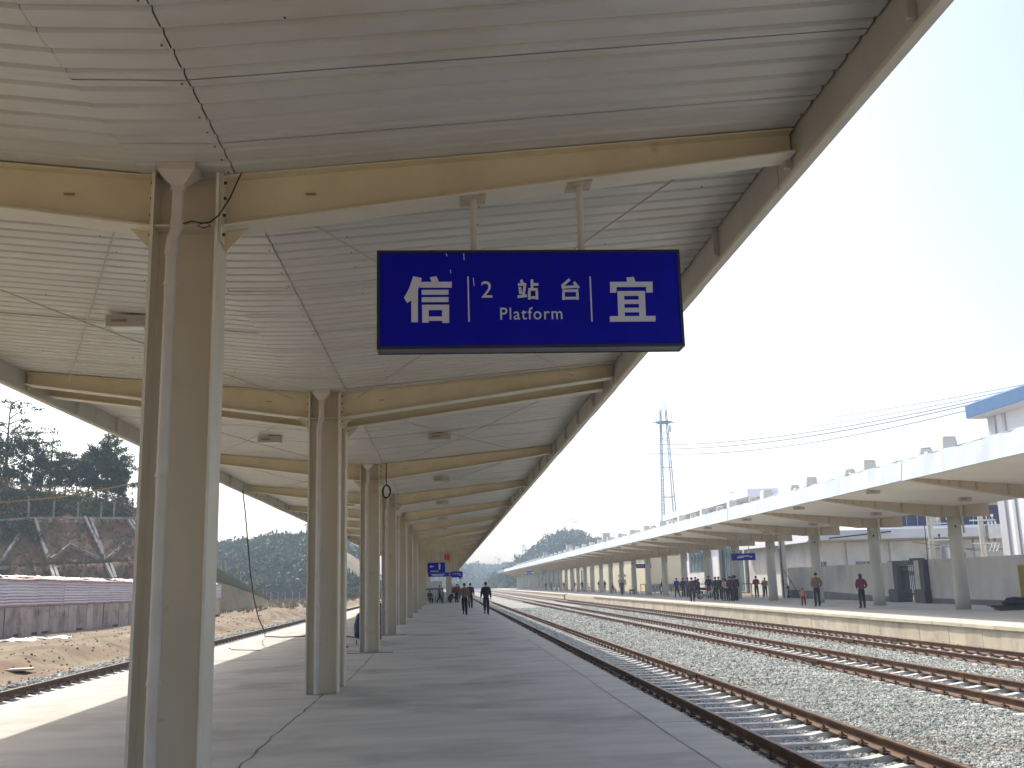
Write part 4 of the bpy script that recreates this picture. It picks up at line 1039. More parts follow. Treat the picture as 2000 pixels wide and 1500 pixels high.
# rubble: torn white sheets, planks, stones
for i, (u, v, y, n) in enumerate(((95, 1262, 47.5, 3), (30, 1270, 45, 3), (55, 1266, 46.5, 2))):
    c = at(u, v, y); b = MB(); nx = 10; vs = []
    for j in range(5):
        for k in range(nx+1): vs.append((c.x+(k/nx-.5)*1.9, c.y+(j/4-.5)*.9, -.28+.22*abs(nz3(k*.5+i*9, j*.9, 0, 1.4))+.06*random.random()))
    b.add(vs, [(j*(nx+1)+k, j*(nx+1)+k+1, (j+1)*(nx+1)+k+1, (j+1)*(nx+1)+k) for j in range(4) for k in range(nx)])
    tag(b.build("plastic_sheet", TARP), ["crumpled white plastic sheet on the dirt nearest the shed wall", "crumpled white plastic sheet on the dirt at the left edge", "small crumpled plastic sheet between two others on the dirt"][i], "plastic sheet", "crumpled plastic sheets on the dirt")
b = MB(); b.tube([at(196, 1252, 47), at(200, 1256, 47), at(262, 1258, 47.2), at(300, 1259, 47.3)], .05, 6); b.tube([at(232, 1257, 47.1), at(247, 1268, 44)], .05, 6)
tag(b.build("bent_pipe", mat("pipe_tan", (.42, .36, .28), .7)), "bent tan pipe lying on the dirt bank beside the shed", "pipe")
b = MB(); c = at(10, 1309, 33.3); b.bar((c.x-1.2, 33.0, c.z-.0), (c.x+.75, 33.6, c.z+.0), .5, .06); tag(b.build("plank", mat("plank_pale", (.55, .44, .36), .8)), "pale plank lying on the dirt by the left edge", "plank")
pts = []; 
for k in range(1400):
    x = -11.6-abs(rng.normal(0, 5)); y = rng.uniform(22, 100); pts.append((x, y, ground_z(x, y)+.01))
S_ = rng.uniform(.03, .11, (1400, 1))*rng.uniform(.6, 1.2, (1400, 3))
def clod_proto():
    bm = bmesh.new(); bmesh.ops.create_icosphere(bm, subdivisions=1, radius=.5)
    for v in bm.verts: v.co *= .7+.55*random.random()
    me = bpy.data.meshes.new("clod"); bm.to_mesh(me); bm.free(); me.materials.append(DIRT); return bpy.data.objects.new("clod", me)
scatter("dirt_clods", pts, S_, rng.uniform(0, 6, (1400, 3)), [clod_proto() for _ in range(4)], "clods and stones strewn over the bare dirt left of the track", "dirt")

# the hill with its cut face, built from rows of points
def hill_depth(u):
    return float(np.interp(u, [-500, 0, 270, 330, 410, 470, 525], [66, 84, 92, 96, 112, 126, 142]))
US = [-500, -250, -100, 0, 60, 130, 200, 240, 270, 330, 410, 470, 525]
ROW_TOE = [(-.9, 0)]*len(US)
def vy(lst): return list(lst)
V_BERM = vy([1125, 1118, 1113, 1109, 1106, 1103, 1101, 1099, 1098, 1100, 1132, 1150, 1172])
V_CREST = vy([1030, 1022, 1018, 1020, 1016, 1013, 1013, 1014, 1012, 1040, 1105, 1141, 1173])
V_TOP = vy([930, 935, 945, 950, 962, 968, 975, 985, 1000, 1035, 1095, 1137, 1174])
def hill_rows(u, vb, vc, vt):
    D = hill_depth(u); rows = []
    p = at(u, 1200, D-3.5); rows.append(Vector((p.x, D-3.5, -.9)))
    pb = at(u, vb, D+1); rows.append(pb); rows.append(pb+Vector((-.15, 1.1, .12)))
    pc = at(u, vc, D+7); rows.append(pc); rows.append(pc+Vector((-.2, 1.5, .1)))
    pt = at(u, vt, D+15); rows.append(pt); rows.append(pt+Vector((-6, 16, 1.2 if u < 270 else -1))); rows.append(pt+Vector((-20, 60, -3 if u < 270 else -6))); rows.append(Vector((pt.x-20, D+130, -2)))
    return rows
RS = [hill_rows(*q) for q in zip(US, V_BERM, V_CREST, V_TOP)]
def subdiv_grid(RS, nu, nv):
    A = np.array([[list(p) for p in r] for r in RS]); n, m, _ = A.shape
    uu = np.linspace(0, n-1, (n-1)*nu+1); vv = np.linspace(0, m-1, (m-1)*nv+1); out = np.zeros((len(uu), len(vv), 3))
    for i, a in enumerate(uu):
        i0 = min(int(a), n-2); t = a-i0
        for j, c in enumerate(vv):
            j0 = min(int(c), m-2); s = c-j0
            out[i, j] = (A[i0, j0]*(1-t)+A[i0+1, j0]*t)*(1-s)+(A[i0, j0+1]*(1-t)+A[i0+1, j0+1]*t)*s
    return out
G = subdiv_grid(RS, 8, 7)
HV = []
for i in range(G.shape[0]):
    for j in range(G.shape[1]):
        p = G[i, j]; a_ = .25 if j < 30 else 1.0
        if j > 2: p = p+np.array([0, -1, .6])*a_*(.55*fbm(p[0], p[2]*1.2+p[1]*.2, .35, 5)+(.12*nz3(p[0], p[2], 1, 2.1)))
        HV.append(p)
m_ = G.shape[1]
HF = [(i*m_+j, (i+1)*m_+j, (i+1)*m_+j+1, i*m_+j+1) for i in range(G.shape[0]-1) for j in range(m_-1)]
b = MB(); b.use(SOILC); b.use(GRASSD); b.use(SOILC); b.v = [tuple(p) for p in HV]
for (a, *_r) in HF:
    i, j = divmod(a, m_)
    ui = US[min(i//8, len(US)-1)]
    b.f.append(HF[len(b.f)]); b.m.append(1 if (j >= 26 or ui >= 330 or ui < 0 and j > 8) else 0)
hill = b.build("hillside", None, smooth=True, kind="structure")
# ribs of concrete on the cut face
def onface(u, v):
    """point on the cut face seen at (u, v): between berm and crest rows"""
    D = hill_depth(u); vb = float(np.interp(u, US, V_BERM)); vc = float(np.interp(u, US, V_CREST))
    if v > vb: return at(u, v, D+1-4.0*(v-vb)/60-.35)
    t = (vb-v)/(vb-vc); return at(u, v, D+1.9+5.1*t-.42)
SR = thing("slope_frame", (-33, 92, 3), "concrete ribs, drains and chevrons laid on the bare cut slope behind the shed", "retaining frame")
def rib(path, w_, name="rib", dp=.28):
    for (a, c) in zip(path[:-1], path[1:]):
        b = MB(); b.bar(onface(*a), onface(*c), w_, dp); b.build(name, RIBC, SR)
rib([(165, 1010), (207, 1097)], .22, "drain_edge"); rib([(176, 1012), (203, 1082)], .22, "drain_edge"); rib([(207, 1102), (220, 1130)], .22, "drain_edge"); rib([(216, 1102), (226, 1130)], .22, "drain_edge")
rib([(68, 1012), (92, 1094)], .22, "drain_edge"); rib([(77, 1048), (95, 1090)], .22, "drain_edge"); rib([(97, 1104), (106, 1130)], .22, "drain_edge"); rib([(105, 1104), (114, 1130)], .22, "drain_edge")
rib([(250, 1016), (274, 1054), (320, 1120)], .24, "drain_edge"); rib([(256, 1016), (280, 1048), (330, 1112)], .24, "drain_edge")
rib([(100, 1092), (137, 1065), (203, 1096)], .2, "chevron"); rib([(207, 1094), (243, 1062), (300, 1088)], .2, "chevron"); rib([(4, 1095), (38, 1045)], .22, "chevron"); rib([(-60, 1070), (4, 1098)], .2, "chevron")
rib([(-60, 1112), (40, 1107), (130, 1101), (200, 1099), (300, 1097)], .34, "berm_kerb", .3)
rib([(-60, 1020), (60, 1012), (130, 1011), (200, 1012), (260, 1012)], .2, "crest_kerb", .2)
# fences
def fence(pts, hh, label, mname=STEEL, wires=4, tilt=None):
    c0 = pts[0]; t = thing("wire_fence", tuple(c0), label, "fence"); ps = None
    for p in pts:
        mb = MB(); mb.box(p.x-.07, p.x+.07, p.y-.07, p.y+.07, p.z-.6, p.z+hh); mb.build("post", RIBC, t)
    b = MB()
    for k in range(wires):
        z = hh*(k+.6)/(wires); b.tube([p+Vector((0, 0, z)) for p in pts], .012, 4)
    b.build("wire", WIREM, t)
def hs(u, v, dd): return at(u, v, hill_depth(u)+dd)
fence([hs(55, 1012, 7.6), hs(104, 1009, 7.6), hs(152, 1009, 7.6), hs(197, 1010, 7.6), hs(222, 1010, 7.6)], 1.45, "wire fence with pale posts along the top edge of the cut slope")
fence([hs(16, 1060, 6), hs(17, 1059, 6), hs(54, 1003, 8)], 1.6, "short leaning fence climbing at the left end of the cut slope", wires=2)
fence([hs(247, 1000, 15), hs(258, 1000, 15), hs(272, 1012, 15), hs(300, 1028, 15)], 1.5, "wire fence on the ridge where the hill starts to fall")
fence([at(413, 1092, 128), at(424, 1100, 130), at(432, 1105, 132), at(440, 1118, 135), at(470, 1138, 140), at(490, 1158, 143), at(513, 1172, 145), at(520, 1176, 146)], 1.6, "dark wire fence running down the end of the grassy spur")
fpts = [Vector((at(u, 1161, 210).x, 210, -.6)) for u in range(515, 600, 14)]; fence(fpts, 1.8, "row of pale fence posts at the foot of the wooded hill")
# plants ---------------------------------------------------------------
def leaf_cluster(b, c, rad, n, ls, flat=1.0):
    for _ in range(n):
        v = Vector(np.random.normal(0, 1, 3)); v = v.normalized()*rad*(random.random()**.45); v.z *= flat
        p = c+v; a1 = Vector(np.random.normal(0, 1, 3)).normalized(); a2 = a1.cross(Vector(np.random.normal(0, 1, 3))).normalized()
        s = ls*random.uniform(.6, 1.3); b.add([p-a1*s, p+a2*s*.5, p+a1*s, p-a2*s*.5], [(0, 1, 2, 3)])
def tree(base, hgt, label, kind="full", m=LEAF, rad=None, group="trees on the left hilltop", n=1.0):
    t = thing("tree", tuple(base), label, "tree", group); base = Vector(base); rad = rad or hgt*.26
    lean = Vector((random.uniform(-.04, .04), random.uniform(-.04, .04), 0))*hgt
    top = base+Vector((0, 0, hgt))+lean
    b = MB(); mid_ = base.lerp(top, .5)+Vector((random.uniform(-.03, .03)*hgt, 0, 0))
    b.tube([base-Vector((0, 0, .6)), base.lerp(mid_, .6), mid_, top-Vector((0, 0, hgt*.08))], [hgt*.022, hgt*.017, hgt*.013, hgt*.004], 7)
    b.build("trunk", BARK, t)
    cl = []; br = MB(); nb = int((15 if kind == "full" else 8))
    for k in range(nb):
        f = (.24+.70*(k+.5)/nb) if kind == "full" else (.55+.42*(k+.5)/nb)
        p = base.lerp(top, f); a_ = random.uniform(0, 6.28)
        rr = rad*(1.15-.75*abs(f-.55)*1.6)*random.uniform(.5, 1.05) if kind == "full" else rad*random.uniform(.4, 1.0)
        e = p+Vector((math.cos(a_)*rr, math.sin(a_)*rr, hgt*random.uniform(.02, .09)))
        br.tube([p, p.lerp(e, .5)+Vector((0, 0, .05*hgt*.3)), e], [hgt*.008, hgt*.005, hgt*.002], 5); cl.append((e, rr)); 
        if kind == "full": cl.append((p.lerp(e, .5), rr*.8))
    br.build("limb", BARK, t)
    lb = MB()
    for (e, rr) in cl:
        if kind == "full":
            for q in range(3): leaf_cluster(lb, e+Vector(np.random.normal(0, rad*.27, 3)), rad*random.uniform(.22, .42), int(44*n), hgt*.021, .8)
        else:
            for q in range(2): leaf_cluster(lb, e+Vector(np.random.normal(0, rad*.2, 3)), rad*.34, int(20*n), hgt*.018, .35)
    lb.build("crown", m, t); return t
def hb(u, v, dd=15):                      # foot on the hilltop
    return at(u, v, hill_depth(u)+dd)
TR = [(8, 975, 778, "thin", LEAF, "tall thin tree at the left edge of the hilltop, higher than all others"), (-12, 985, 850, "full", LEAF, "bushy tree cut by the left edge of the photo on the hilltop"),
      (40, 972, 852, "full", LEAF, "dark dense tree second from the left edge on the hilltop"), (97, 968, 838, "thin", LEAF, "wispy tree with a bare stem rising above its neighbours on the hilltop"), (64, 970, 846, "thin", LEAF, "small wispy tree with sparse top between two hilltop trees"),
      (78, 970, 892, "full", LEAFO, "pale green low tree left of the middle of the hilltop"), (106, 970, 900, "full", LEAFO, "light low tree in the middle of the hilltop row"), (127, 972, 884, "full", LEAF, "round topped dark tree in the middle of the hilltop row"),
      (148, 974, 898, "full", LEAF, "short dark tree right of the round topped one on the hilltop"), (170, 978, 876, "full", LEAF, "dark bushy tree left of the tallest dense tree on the hilltop"), (188, 980, 880, "full", LEAF, "dark tree pressed against the tallest dense tree on the hilltop"),
      (207, 982, 860, "full", LEAF, "tallest dense dark tree near the right end of the hilltop row"), (229, 988, 890, "full", LEAF, "rightmost dark tree of the hilltop row"), (240, 998, 942, "full", LEAF, "small low leafy tree at the right end of the hilltop row")]
for u, v0, v1, kd, m_t, lab in TR:
    base = hb(u, v0); topz = at(u, v1, base.y).z; hh = topz-base.z
    tree(base, hh, lab, kd, m_t, rad=hh*(.26 if kd == "full" else .20), n=1.3)
b = MB()
for _ in range(420):
    u = random.uniform(-140, 262); vt = float(np.interp(u, US, V_TOP)); v = vt+random.uniform(-16, 34); p = at(u, v+2, hill_depth(u)+random.uniform(9, 15))
    leaf_cluster(b, p, random.uniform(.35, .9), 26, .14, .7)
tag(b.build("undergrowth", LEAFY), "dry brown and green undergrowth along the hilltop edge", "bushes", kind="stuff")
b = MB()
for _ in range(260):
    u = random.uniform(-140, 262); vt = float(np.interp(u, US, V_TOP)); p = at(u, vt+random.uniform(0, 44), hill_depth(u)+random.uniform(7.5, 13)); leaf_cluster(b, p, random.uniform(.3, .8), 26, .12, .7)
for u0, v0 in ((62, 1040), (70, 1050), (45, 1030), (55, 1022), (80, 1046), (18, 1030), (30, 1040), (5, 1050), (8, 1015), (30, 1000)):
    for _ in range(4): leaf_cluster(b, onface(u0+random.uniform(-6, 6), v0+random.uniform(-6, 6))+Vector((0, -.2, 0)), .55, 34, .11, .7)
tag(b.build("green_bushes", LEAF), "dark green bushes below the hilltop trees", "bushes", kind="stuff")
# tufts on slopes and ground
def tuft_proto(m, n=9):
    b = MB()
    for _ in range(n):
        a_ = random.uniform(0, 6.28); l = random.uniform(.5, 1); x, y = random.uniform(-.3, .3), random.uniform(-.3, .3)
        b.add([(x, y, 0), (x+.09, y+.03, 0), (x+math.cos(a_)*.45*l, y+math.sin(a_)*.45*l, l)], [(0, 1, 2)])
    me = bpy.data.meshes.new("tuft"); me.from_pydata(b.v, [], b.f); me.materials.append(m); return bpy.data.objects.new("tuft", me)
pts = []; ss = []
for _ in range(15000):
    u = random.uniform(-120, 524) if random.random() < .5 else random.uniform(330, 524); v = random.random(); vb = float(np.interp(u, US, V_BERM)); vc = float(np.interp(u, US, V_CREST))
    D = hill_depth(u)
    if v < .4 or u > 330: 
        t_ = random.random(); p = at(u, vb, D+1).lerp(at(u, vc, D+7), t_)
        if u < 300 and random.random() < .6: continue
    elif v < .6: p = Vector((at(u, 1200, D-3.5).x, D-3.5, -.9)).lerp(at(u, vb, D+1), random.random())
    else: p = at(u, vb, D+1.5)+Vector((0, 0, 0)) if v < .68 else at(u, float(np.interp(u, US, V_TOP)), D+15).lerp(at(u, vc, D+8.5), random.random())
    pts.append(tuple(p+Vector((0, -.12, 0)))); ss.append([random.uniform(.2, .55)]*3)
scatter("slope_grass", pts, ss, rng.normal(0, .25, (len(pts), 3)), [tuft_proto(GRASSD), tuft_proto(LEAFO), tuft_proto(GRASSD)], "dry grass tufts growing over the cut slope", "grass")
pts = []; ss = []
for _ in range(2200):
    x = random.uniform(-60, -14); y = random.uniform(105, 230); pts.append((x, y, ground_z(x, y))); ss.append([random.uniform(.3, .8)]*3)
for _ in range(90):
    x = random.uniform(-26.5, -24.6); pts.append((x, 54+random.uniform(-2, 3), -.5)); ss.append([.5]*3)
scatter("field_grass", pts, ss, rng.normal(0, .2, (len(pts), 3)), [tuft_proto(GRASSD), tuft_proto(LEAFY)], "pale dry grass on the flat ground beyond the shed", "grass")
# ---------------------------------------------------------------- far hills with woods
def crown_proto(m, n=150):
    b = MB()
    for _ in range(6):
        c = Vector((random.uniform(-.28, .28), random.uniform(-.28, .28), random.uniform(.1, .75))); leaf_cluster(b, c, .30, n//6, .10, .9)
    b.tube([(0, 0, -.5), (0, 0, .5)], [.03, .02], 4)
    me = bpy.data.meshes.new("crown"); me.from_pydata(b.v, [], b.f); me.materials.append(m); return bpy.data.objects.new("crown", me)
CR = [crown_proto(LEAFF) for _ in range(5)]+[crown_proto(LEAFO)]
def far_hill(name, prof, yf, yb, zb=-1, bare=None, label="", dens=1.0, csz=(3.5, 6), crowns=CR, mt=HILLM):
    """prof = silhouette points (u, v) seen at depth (yf+yb)/2; the hill falls to the ground in front and behind"""
    ym = (yf+yb)/2; us = [p[0] for p in prof]; n = 90; U = np.linspace(us[0], us[-1], n); rows = 22; V = []
    sil = [at(u, float(np.interp(u, us, [p[1] for p in prof])), ym)-Vector((0, 0, sum(csz)*.30 if dens else 0)) for u in U]
    for i, s_ in enumerate(sil):
        for j in range(rows):
            t_ = j/(rows-1)*2-1; y = ym+t_*(yb-yf)/2; k_ = math.cos(t_*math.pi/2)**1.0 if abs(t_) < 1 else 0
            x = s_.x*(1+ (y-ym)/ym*.5)
            z = zb+(s_.z-zb)*max(0, k_)*(1+.12*fbm(x, y, .02, 4)*(1-abs(k_))); V.append((x, y, z))
    F_ = [(i*rows+j, (i+1)*rows+j, (i+1)*rows+j+1, i*rows+j+1) for i in range(n-1) for j in range(rows-1)]
    b = MB(); b.add(V, F_); b.build(name, mt, smooth=True, kind="structure")
    pts = []; ss = []
    if dens:
        for _ in range(int(2600*dens)):
            i = random.randrange(n-1); j = random.randrange(0, rows-7); a_, c_ = random.random(), random.random()
            p = Vector(V[i*rows+j]).lerp(Vector(V[(i+1)*rows+j]), a_).lerp(Vector(V[i*rows+j+1]).lerp(Vector(V[(i+1)*rows+j+1]), a_), c_)
            if bare and bare(i/n, (p.z-zb)/(sil[i].z-zb+.01)): continue
            if p.z < zb+1.2: continue
            s_ = random.uniform(*csz); p.z -= s_*.38; pts.append(tuple(p)); ss.append([s_, s_, s_*random.uniform(.8, 1.25)])
        scatter(label[0], pts, ss, np.stack([rng.normal(0, .1, len(pts)), rng.normal(0, .1, len(pts)), rng.uniform(0, 6, len(pts))], 1), crowns, label[1], "woods")
far_hill("wooded_hill", [(330, 1108), (370, 1080), (400, 1070), (440, 1066), (480, 1064), (520, 1056), (560, 1050), (600, 1050), (640, 1054), (672, 1060), (700, 1084), (720, 1110), (735, 1140), (745, 1160)], 215, 420, zb=-1.5, label=("left_woods", "bluish green woods covering the hill beyond the left field"), dens=1.5, csz=(3.6, 6.5))
far_hill("bare_hill", [(640, 1150), (655, 1075), (675, 1062), (692, 1072), (706, 1083), (735, 1105), (770, 1128), (800, 1150)], 190, 330, zb=-1.5, bare=lambda a, h: h > .42, label=("bare_hill_woods", "dark scrub at the foot of the bare cut hill"), dens=.5, csz=(2.5, 4), mt=HILLB)
far_hill("distant_hill", [(740, 1128), (800, 1118), (860, 1110), (900, 1108), (925, 1104), (950, 1108), (985, 1105), (1010, 1112), (1080, 1100), (1160, 1112), (1300, 1128)], 620, 1000, zb=-2, label=("distant_woods", "hazy woods on the most distant ridge"), dens=1.0, csz=(7, 13))
far_hill("right_hill", [(950, 1140), (1000, 1108), (1018, 1092), (1030, 1085), (1050, 1068), (1070, 1055), (1084, 1047), (1096, 1041), (1110, 1039), (1122, 1041), (1135, 1048), (1150, 1054), (1165, 1060), (1190, 1066), (1260, 1085), (1340, 1130)], 330, 560, zb=-2, label=("right_woods", "woods and dry scrub on the hill behind the far canopy"), dens=1.2, csz=(3.5, 7))
for i, (u, v, y, hh, lab) in enumerate(((1118, 1043, 445, 7.5, "lone tree with spreading flat crown on top of the right hill"), (1022, 1090, 445, 6.5, "small bare tree on the left shoulder of the right hill"), (973, 1112, 700, 9, "tiny tree on the distant ridge right of the track"), (598, 1052, 317, 6, "tree standing above the wooded hill behind the second column"))):
    p = at(u, v, y); tree(p-Vector((0, 0, .8)), hh, lab, "thin", LEAF, rad=hh*.34, group=None, n=1.0)
p = at(1104, 1042, 445); b = MB(); b.tube([p-Vector((0, 0, 2)), p+Vector((0, 0, 8.5))], .10, 5)
for z, w_ in ((7.6, 1.0), (5.6, 1.5)): b.bar(p+Vector((-w_, 0, z)), p+Vector((w_, 0, z)), .10)
tag(b.build("hilltop_pole", STEEL), "thin power pole with crossarms on top of the right hill", "pole")
# ================================================================ PEOPLE
def skin_mesh(nodes, edges, root=0, sub=1):
    bm = bmesh.new(); ly = bm.verts.layers.skin.verify(); vs = []
    for i, (p, r) in enumerate(nodes):
        v = bm.verts.new(p); v[ly].radius = (r if isinstance(r, tuple) else (r, r)); v[ly].use_root = (i == root); vs.append(v)
    for a, c in edges: bm.edges.new((vs[a], vs[c]))
    me = bpy.data.meshes.new("tmp"); bm.to_mesh(me); bm.free(); o = bpy.data.objects.new("tmp", me); COL.objects.link(o)
    s = o.modifiers.new("s", 'SKIN'); s.use_smooth_shade = True
    if sub: q = o.modifiers.new("q", 'SUBSURF'); q.levels = sub; q.render_levels = sub
    dg = bpy.context.evaluated_depsgraph_get(); r = bpy.data.meshes.new_from_object(o.evaluated_get(dg)); bpy.data.objects.remove(o); bpy.data.meshes.remove(me)
    return r
SKINM = mat("skin", (.42, .26, .18), .6); HAIR = mat("hair_black", (.012, .011, .012), .5)
def pose(kind):
    """joint positions, facing -y"""
    J = dict(pel=(0, 0, .93), waist=(0, 0, 1.08), chest=(0, .01, 1.27), neckb=(0, .01, 1.42), neck=(0, 0, 1.49), head=(0, -.012, 1.585), crown=(0, 0, 1.665),
             hipL=(-.085, 0, .90), kneeL=(-.095, -.01, .50), ankL=(-.10, .02, .085), toeL=(-.115, -.15, .035), shL=(-.175, .01, 1.385), elL=(-.225, .03, 1.12), wrL=(-.235, -.03, .88),
             hipR=(.085, 0, .90), kneeR=(.095, -.01, .50), ankR=(.10, .02, .085), toeR=(.115, -.15, .035), shR=(.175, .01, 1.385), elR=(.225, .03, 1.12), wrR=(.235, -.03, .88))
    if kind == "walk":
        J.update(kneeL=(-.09, -.14, .52), ankL=(-.09, -.22, .10), toeL=(-.09, -.38, .05), kneeR=(.09, .06, .50), ankR=(.09, .30, .15), toeR=(.09, .19, .035), elL=(-.23, .10, 1.13), wrL=(-.24, .13, .90), elR=(.23, -.05, 1.13), wrR=(.24, -.20, .95))
    if kind == "walk2":
        J.update(kneeL=(-.09, -.07, .51), ankL=(-.09, -.08, .09), toeL=(-.10, -.24, .035), kneeR=(.08, .01, .51), ankR=(.07, .22, .22), toeR=(.07, .15, .08), elL=(-.235, .06, 1.13), wrL=(-.25, .04, .88), elR=(.24, .0, 1.13), wrR=(.27, -.10, .90))
    if kind == "pockets":
        J.update(elL=(-.27, .09, 1.13), wrL=(-.19, -.06, .98), elR=(.27, .09, 1.13), wrR=(.19, -.06, .98))
    if kind == "front":
        J.update(elL=(-.24, -.02, 1.14), wrL=(-.08, -.20, 1.10), elR=(.24, -.02, 1.14), wrR=(.08, -.20, 1.10))
    if kind == "wide":
        J.update(ankL=(-.26, .02, .085), toeL=(-.30, -.13, .035), kneeL=(-.17, -.02, .50), ankR=(.17, .02, .085), toeR=(.2, -.13, .035), kneeR=(.13, -.02, .50), elL=(-.30, .03, 1.15), wrL=(-.32, -.06, .95))
    if kind in ("sit", "bike"):
        dz = -.42 if kind == "sit" else -.10
        for k_ in J: J[k_] = (J[k_][0], J[k_][1], J[k_][2]+dz)
        if kind == "sit":
            J.update(kneeL=(-.12, -.40, .50), ankL=(-.12, -.38, .09), toeL=(-.13, -.54, .035), kneeR=(.12, -.40, .50), ankR=(.12, -.38, .09), toeR=(.13, -.54, .035), wrL=(-.15, -.26, .62), wrR=(.15, -.26, .62), elL=(-.23, -.04, .72), elR=(.23, -.04, .72))
        else:
            J.update(kneeL=(-.22, -.34, .66), ankL=(-.22, -.20, .28), toeL=(-.22, -.34, .22), kneeR=(.22, -.34, .66), ankR=(.22, -.20, .28), toeR=(.22, -.34, .22), wrL=(-.28, -.50, 1.02), wrR=(.28, -.50, 1.02), elL=(-.30, -.20, 1.02), elR=(.30, -.20, 1.02))
    if kind == "crouch":
        J.update(pel=(0, .18, .34), waist=(0, .12, .50), chest=(0, -.04, .66), neckb=(0, -.14, .77), neck=(0, -.18, .82), head=(0, -.26, .88), crown=(0, -.29, .96), hipL=(-.09, .16, .33), hipR=(.09, .16, .33), kneeL=(-.15, -.20, .50), kneeR=(.15, -.20, .46),
                 ankL=(-.12, .04, .09), ankR=(.12, .08, .09), toeL=(-.14, -.14, .035), toeR=(.14, -.10, .035), shL=(-.17, -.08, .73), shR=(.17, -.08, .73), elL=(-.24, -.24, .56), elR=(.24, -.28, .54), wrL=(-.12, -.42, .44), wrR=(.12, -.44, .36))
    if kind == "bend":
        J.update(waist=(0, -.05, 1.05), chest=(0, -.22, 1.16), neckb=(0, -.34, 1.24), neck=(0, -.39, 1.28), head=(0, -.47, 1.31), crown=(0, -.52, 1.38), shL=(-.17, -.29, 1.2), shR=(.17, -.29, 1.2), elL=(-.2, -.36, .95), elR=(.2, -.36, .95), wrL=(-.15, -.44, .74), wrR=(.15, -.44, .74))
    return J
def build_person(kind, hair="short", coat=False, skirt=False):
    J = pose(kind); V_ = {k_: Vector(v) for k_, v in J.items()}
    # body: one continuous figure with fingers
    N_ = []; E_ = []; ix = {}
    def nd(k_, p, r): ix[k_] = len(N_); N_.append((tuple(p), r)); return ix[k_]
    def ed(a, c): E_.append((ix[a], ix[c]))
    nd("pel", V_["pel"], (.10, .075)); nd("waist", V_["waist"], (.095, .07)); nd("chest", V_["chest"], (.12, .085)); nd("neckb", V_["neckb"], (.07, .06)); nd("neck", V_["neck"], .05); nd("head", V_["head"], (.074, .092)); nd("crown", V_["crown"], (.055, .065))
    for a, c in (("pel", "waist"), ("waist", "chest"), ("chest", "neckb"), ("neckb", "neck"), ("neck", "head"), ("head", "crown")): ed(a, c)
    for s in "LR":
        nd("hip"+s, V_["hip"+s], .085); nd("knee"+s, V_["knee"+s], .055); nd("ank"+s, V_["ank"+s], .038); nd("toe"+s, V_["toe"+s], (.042, .028))
        nd("sh"+s, V_["sh"+s], .055); nd("el"+s, V_["el"+s], .038); nd("wr"+s, V_["wr"+s], .026)
        for a, c in (("pel", "hip"+s), ("hip"+s, "knee"+s), ("knee"+s, "ank"+s), ("ank"+s, "toe"+s), ("neckb", "sh"+s), ("sh"+s, "el"+s), ("el"+s, "wr"+s)): ed(a, c)
        d = (V_["wr"+s]-V_["el"+s]).normalized(); side = Vector((0, 1, 0)); side = (side-d*side.dot(d)).normalized(); palm = V_["wr"+s]+d*.075
        nd("palm"+s, palm, (.036, .018)); ed("wr"+s, "palm"+s)
        inw = Vector((1 if s == "L" else -1, 0, 0))
        for q, (off, ln) in enumerate(((-.030, .070), (-.010, .082), (.010, .077), (.029, .060))):
            nd("f%d%s" % (q, s), palm+side*off+d*.035, .009); nd("g%d%s" % (q, s), palm+side*off*1.1+d*(.035+ln*.55)+inw*.006, .0085); nd("h%d%s" % (q, s), palm+side*off*1.1+d*(.035+ln)+inw*.022, .007)
            ed("palm"+s, "f%d%s" % (q, s)); ed("f%d%s" % (q, s), "g%d%s" % (q, s)); ed("g%d%s" % (q, s), "h%d%s" % (q, s))
        nd("t0"+s, V_["wr"+s]+d*.035-side*.035, .011); nd("t1"+s, V_["wr"+s]+d*.085-side*.055+inw*.01, .009); ed("wr"+s, "t0"+s); ed("t0"+s, "t1"+s)
    body = skin_mesh(N_, E_, 0, 1)
    # face: nose and ears pulled from the head
    hc = V_["head"]; fw = Vector((0, -1, 0))
    bm = bmesh.new(); bm.from_mesh(body)
    for v in bm.verts:
        q = v.co-hc
        if abs(q.x) < .02 and q.y < -.06 and abs(q.z+.01) < .03: v.co.y -= .018
    for s in (-1, 1):
        bmesh.ops.create_cone(bm, cap_ends=True, segments=6, radius1=.022, radius2=.016, depth=.012, matrix=Matrix.Translation(hc+Vector((s*.080, .01, -.005))) @ Matrix.Rotation(R(90), 4, 'Y'))
    bm.to_mesh(body); bm.free()
    # jacket
    N_ = []; E_ = []; ix = {}
    lo = V_["pel"]+Vector((0, 0, -.28)) if coat else V_["pel"]+Vector((0, 0, -.03))
    nd("chest", V_["chest"], (.19, .14)); nd("lo", lo, (.18, .14)); nd("waist", V_["waist"], (.175, .13)); nd("neckb", V_["neckb"]+Vector((0, 0, .0)), (.115, .095)); nd("col", V_["neck"]-Vector((0, 0, .02)), .066)
    ed("lo", "waist"); ed("waist", "chest"); ed("chest", "neckb"); ed("neckb", "col")
    for s in "LR":
        nd("sh"+s, V_["sh"+s], .086); nd("el"+s, V_["el"+s], .066); nd("wr"+s, V_["wr"+s]+(V_["el"+s]-V_["wr"+s])*.06, .042); ed("neckb", "sh"+s); ed("sh"+s, "el"+s); ed("el"+s, "wr"+s)
    jacket = skin_mesh(N_, E_, 0, 1)
    N_ = []; E_ = []; ix = {}
    nd("pel", V_["pel"], (.145, .118)); nd("w", V_["pel"].lerp(V_["waist"], .6), (.135, .105)); ed("pel", "w")
